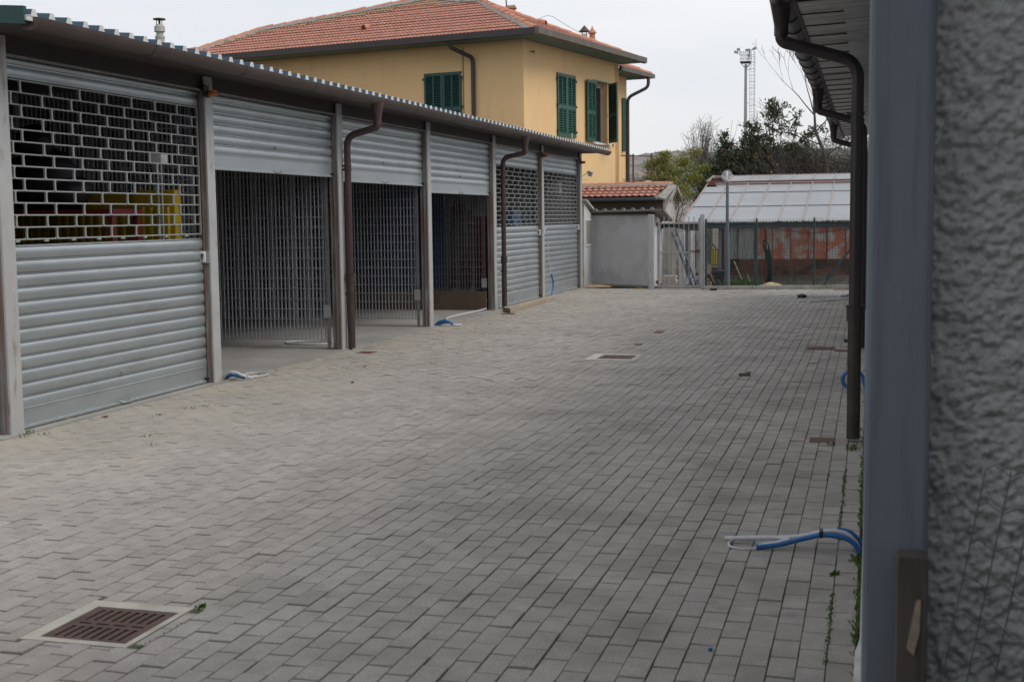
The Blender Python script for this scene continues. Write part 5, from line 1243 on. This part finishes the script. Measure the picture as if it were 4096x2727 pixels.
def cr8(mb, tips):
    for k in range(520):
        x_ = R.uniform(-6.2,-4.5); z_ = R.uniform(2.1,3.5); leafcloud(mb, (x_,46+R.gauss(0,.4),z_), (.14,.14,.12), 20, .08, .24)
    for k in range(110):
        x_ = R.uniform(-5.7,-4.7); z_ = R.uniform(3.0,4.2); leafcloud(mb, (x_,46.3+R.gauss(0,.3),z_), (.12,.12,.1), 12, .06, .3)
tree('olive_shrub', (-5.2,46,0), 'grey-green olive shrub between the yellow-green tree and the dark laurel', 'shrub', None, tk8, cr8, M['bark'], M['leaf_olive'])

# ------------------------------------------------------------------ floodlight mast
mt = thing('floodlight_mast', (-11.25, 120, 0), 'tall grey stadium mast with caged ladder and floodlights', 'mast')
mx_, my_ = -11.27, 120
MB().lathe((mx_,my_,0), [(.34,-.05),(.155,9),(.115,15.2)], 14).build('pole', M['steel'], mt, smooth='auto')
pf = MB().box(mx_-.48,mx_+.46,my_-.5,my_+.5,15.30,15.42); pf.build('platform', M['iron_black'], mt)
pb = MB()
for sx_ in (-1,1):
    for sy_ in (-1,1): pb.bar((mx_,my_,14.75),(mx_+sx_*.42,my_+sy_*.42,15.3),.04,.04)
pb.build('strut', M['steel'], mt)
rl = MB()
for z in (15.7,16.0,16.28):
    for a_, b2 in (((-.46,-.46),(.46,-.46)),((.46,-.46),(.46,.46)),((.46,.46),(-.46,.46)),((-.46,.46),(-.46,-.46))): rl.bar((mx_+a_[0],my_+a_[1],z),(mx_+b2[0],my_+b2[1],z),.025,.025)
for k in range(7): 
    for yy in (-.46,.46): rl.bar((mx_-.46+k*.153,my_+yy,15.42),(mx_-.46+k*.153,my_+yy,16.28),.02,.02)
rl.build('railing', M['steel'], mt)
lx = mx_+.36; ldm = MB()
for o in (0,.42): ldm.bar((lx+o,my_,0),(lx+o,my_,16.3),.035,.035)
z = .4
while z < 16.2: ldm.bar((lx,my_,z),(lx+.42,my_,z),.022,.022); z += .30
for k in range(3): ldm.bar((mx_,my_,8.7+k*3),(lx,my_,8.7+k*3),.04,.04)
ldm.build('ladder', M['steel'], mt)
cg = MB()
for o, oy in ((.21,-.5),(.38,-.4),(.50,-.15)): cg.bar((lx+o,my_+oy,2.5),(lx+o,my_+oy,16.3),.016,.016)
z = 2.6
while z < 16.3: cg.tube([(lx+.42,my_,z),(lx+.50,my_-.2,z),(lx+.38,my_-.42,z),(lx+.2,my_-.5,z),(lx,my_-.3,z),(lx,my_,z)], .014, 4); z += .55
cg.build('safety_cage', M['steel'], mt)
for cx_, cz, dx_, t in ((-.92,16.28,.16,-.25),(-.70,16.52,.14,.35),(.15,16.42,.22,0),(.72,16.52,.17,.4),(.22,15.95,.1,0)):
    MB().obox((mx_+cx_+.06,my_-.3,cz),(dx_*math.cos(t),0,dx_*math.sin(t)),(0,.12,0),(-.10*math.sin(t),0,.10*math.cos(t))).build('floodlight', M['steel'], mt)
MB().bar((mx_-.46,my_-.3,16.0),(mx_-.85,my_-.3,16.35),.05,.05).bar((mx_-.46,my_-.3,16.2),(mx_-.62,my_-.3,16.5),.05,.05).bar((mx_+.2,my_-.3,15.5),(mx_+.4,my_-.3,16.4),.06,.06).bar((mx_+.3,my_-.3,16.3),(mx_+.7,my_-.3,16.48),.05,.05).build('lamp_arm', M['iron_black'], mt)

# ------------------------------------------------------------------ far hillside and houses
hm = MB(); nx, ny = 190, 22
def hz_(x, y):
    t = (y-520)/500.; base = 66*max(0,min(1,t))**.8
    return base*(.82+.30*noise.noise(V((x*.004,y*.003,3))))+(4*noise.noise(V((x*.02,y*.02,1)))+4.5*noise.noise(V((x*.09,y*.05,5))))*min(1,max(0,t)*3)-2
vs = []
for j in range(ny+1):
    for i in range(nx+1): x_ = -900+1500*i/nx; y_ = 520+500*j/ny; vs.append((x_,y_,hz_(x_,y_)))
hm.add(vs, [(j*(nx+1)+i,j*(nx+1)+i+1,(j+1)*(nx+1)+i+1,(j+1)*(nx+1)+i) for j in range(ny) for i in range(nx)])
structure(hm.build('hills', M['hill'], smooth=True), 'far winter hillside')
def far_house(x, y, w, h, lab):
    z = hz_(x,y)-1; t = thing('far_house', (x,y,z), lab, 'house', 'houses on the far hillside')
    MB().box(x-w/2,x+w/2,y-4,y+4,z,z+h).build('wall', M['far_wall'], t)
    MB().prism([(x-w/2-.4,y-4.4,z+h),(x-w/2-.4,y+4.4,z+h),(x-w/2-.4,y,z+h+2)],(w+.8,0,0)).build('roof', M['far_roof'], t)
    wm = MB()
    for k in range(int(w/3)): wm.box(x-w/2+1+k*3,x-w/2+2+k*3,y-4.05,y-4.001,z+h*.45,z+h*.45+1.4)
    wm.build('window', M['glass_dark'], t)
for x_, y_, w_, h_ in ((-128,800,5,3),(-118,700,6,3.5),(-133,690,4,3),(-125,640,6,4),(-112,760,5,3)):
    far_house(x_,y_,w_,h_,'tiny pale house on the far hillside seen past the rusted trellis')
def tk9(mb):
    tips = []
    for k in range(4): branch(mb, (-17+1.1*k,110+k,-.05), (R.gauss(0,.15),0,1), 2.6, .12, 4, tips, .5, kids=(2,3), shrink=.74)
    return tips
for k, x_ in enumerate((-17.2,-15.2,-13.4)):
    def tkx(mb, x_=x_):
        tips = []
        for q in range(3): branch(mb, (x_+R.gauss(0,.4),105,-.05), (R.gauss(0,.2),R.gauss(0,.2),1), 2.0, .09, 4, tips, .5, kids=(2,3), shrink=.74)
        return tips
    tree('bare_tree', (x_,105,0), ['bare brownish tree seen through the rusted trellis, leftmost','bare brownish tree in the gap between trellis and yellow-green tree','bare brownish tree mostly hidden by the yellow-green tree'][k], 'tree', 'bare trees past the trellis', tkx, None, M['bark_pale'], None)

# ------------------------------------------------------------------ sky, sun, camera
w = bpy.data.worlds.new('World'); sc.world = w; w.use_nodes = True; nt = w.node_tree; N = nt.nodes; L = nt.links; N.clear()
ELEV, AZ = 50., 98.     # azimuth clockwise from +Y (north)
out = N.new('ShaderNodeOutputWorld'); bg = N.new('ShaderNodeBackground'); bg.inputs['Strength'].default_value = .1
sky = N.new('ShaderNodeTexSky'); sky.sky_type = 'NISHITA'; sky.sun_disc = False; sky.sun_elevation = math.radians(ELEV); sky.sun_rotation = math.radians(AZ); sky.dust_density = 3
tc = N.new('ShaderNodeTexCoord'); mp = N.new('ShaderNodeMapping'); mp.inputs['Scale'].default_value = (1,1,2.6); L.new(tc.outputs['Generated'], mp.inputs[0])
n1 = N.new('ShaderNodeTexNoise'); n1.inputs['Scale'].default_value = 1.5; n1.inputs['Detail'].default_value = 5; n1.inputs['Roughness'].default_value = .5; L.new(mp.outputs[0], n1.inputs['Vector'])
cr = N.new('ShaderNodeValToRGB'); L.new(n1.outputs['Fac'], cr.inputs[0])
cr.color_ramp.elements[0].position = .34; cr.color_ramp.elements[0].color = (6.7,7.3,8.4,1); cr.color_ramp.elements[1].position = .66; cr.color_ramp.elements[1].color = (9.75,9.8,9.95,1)
sx = N.new('ShaderNodeSeparateXYZ'); L.new(tc.outputs['Generated'], sx.inputs[0])
hr = N.new('ShaderNodeMapRange'); hr.inputs['From Min'].default_value = .13; hr.inputs['From Max'].default_value = .01; hr.inputs['To Max'].default_value = .75; L.new(sx.outputs['Z'], hr.inputs['Value'])
hm_ = N.new('ShaderNodeMix'); hm_.data_type = 'RGBA'; L.new(hr.outputs[0], hm_.inputs['Factor']); L.new(cr.outputs[0], hm_.inputs['A']); hm_.inputs['B'].default_value = (9.8,9.6,9.3,1)
mx = N.new('ShaderNodeMix'); mx.data_type = 'RGBA'; mx.inputs['Factor'].default_value = .9; L.new(sky.outputs[0], mx.inputs['A']); L.new(hm_.outputs['Result'], mx.inputs['B'])
L.new(mx.outputs['Result'], bg.inputs['Color']); L.new(bg.outputs[0], out.inputs['Surface'])
sd = bpy.data.lights.new('sun','SUN'); sd.energy = 1.7; sd.angle = math.radians(35); sd.color = (1,.95,.88); so_ = bpy.data.objects.new('sun', sd); COL.objects.link(so_)
e, a = math.radians(ELEV), math.radians(AZ); dirv = V((math.sin(a)*math.cos(e), math.cos(a)*math.cos(e), math.sin(e)))
so_.rotation_euler = dirv.to_track_quat('Z','Y').to_euler()
cd = bpy.data.cameras.new('camera'); cd.sensor_width = 36; cd.lens = 45.015; cd.clip_end = 4000; cd.clip_start = .05
cam = bpy.data.objects.new('camera', cd); COL.objects.link(cam); sc.camera = cam
vpx, vpy, vvx, vvy, f = 3488-2048, 851-1363.5, 2707-2048, 54400-1363.5, 5121.7425
Yv = V((vpx,vpy,f)).normalized(); Zv = -V((vvx,vvy,f)).normalized(); Xv = Yv.cross(Zv)
# rows X,Y,Z of world in camera coords (x right, y down, z forward)
rot = Matrix(((Xv.x,-Xv.y,-Xv.z),(Yv.x,-Yv.y,-Yv.z),(Zv.x,-Zv.y,-Zv.z)))
cam.matrix_world = Matrix.Translation((0,0,1.6)) @ rot.to_4x4()
cd.dof.use_dof = True; cd.dof.focus_distance = 15; cd.dof.aperture_fstop = 7.0
sc.view_settings.view_transform = 'Standard'; sc.view_settings.look = 'None'; sc.view_settings.exposure = 0; sc.view_settings.gamma = 1
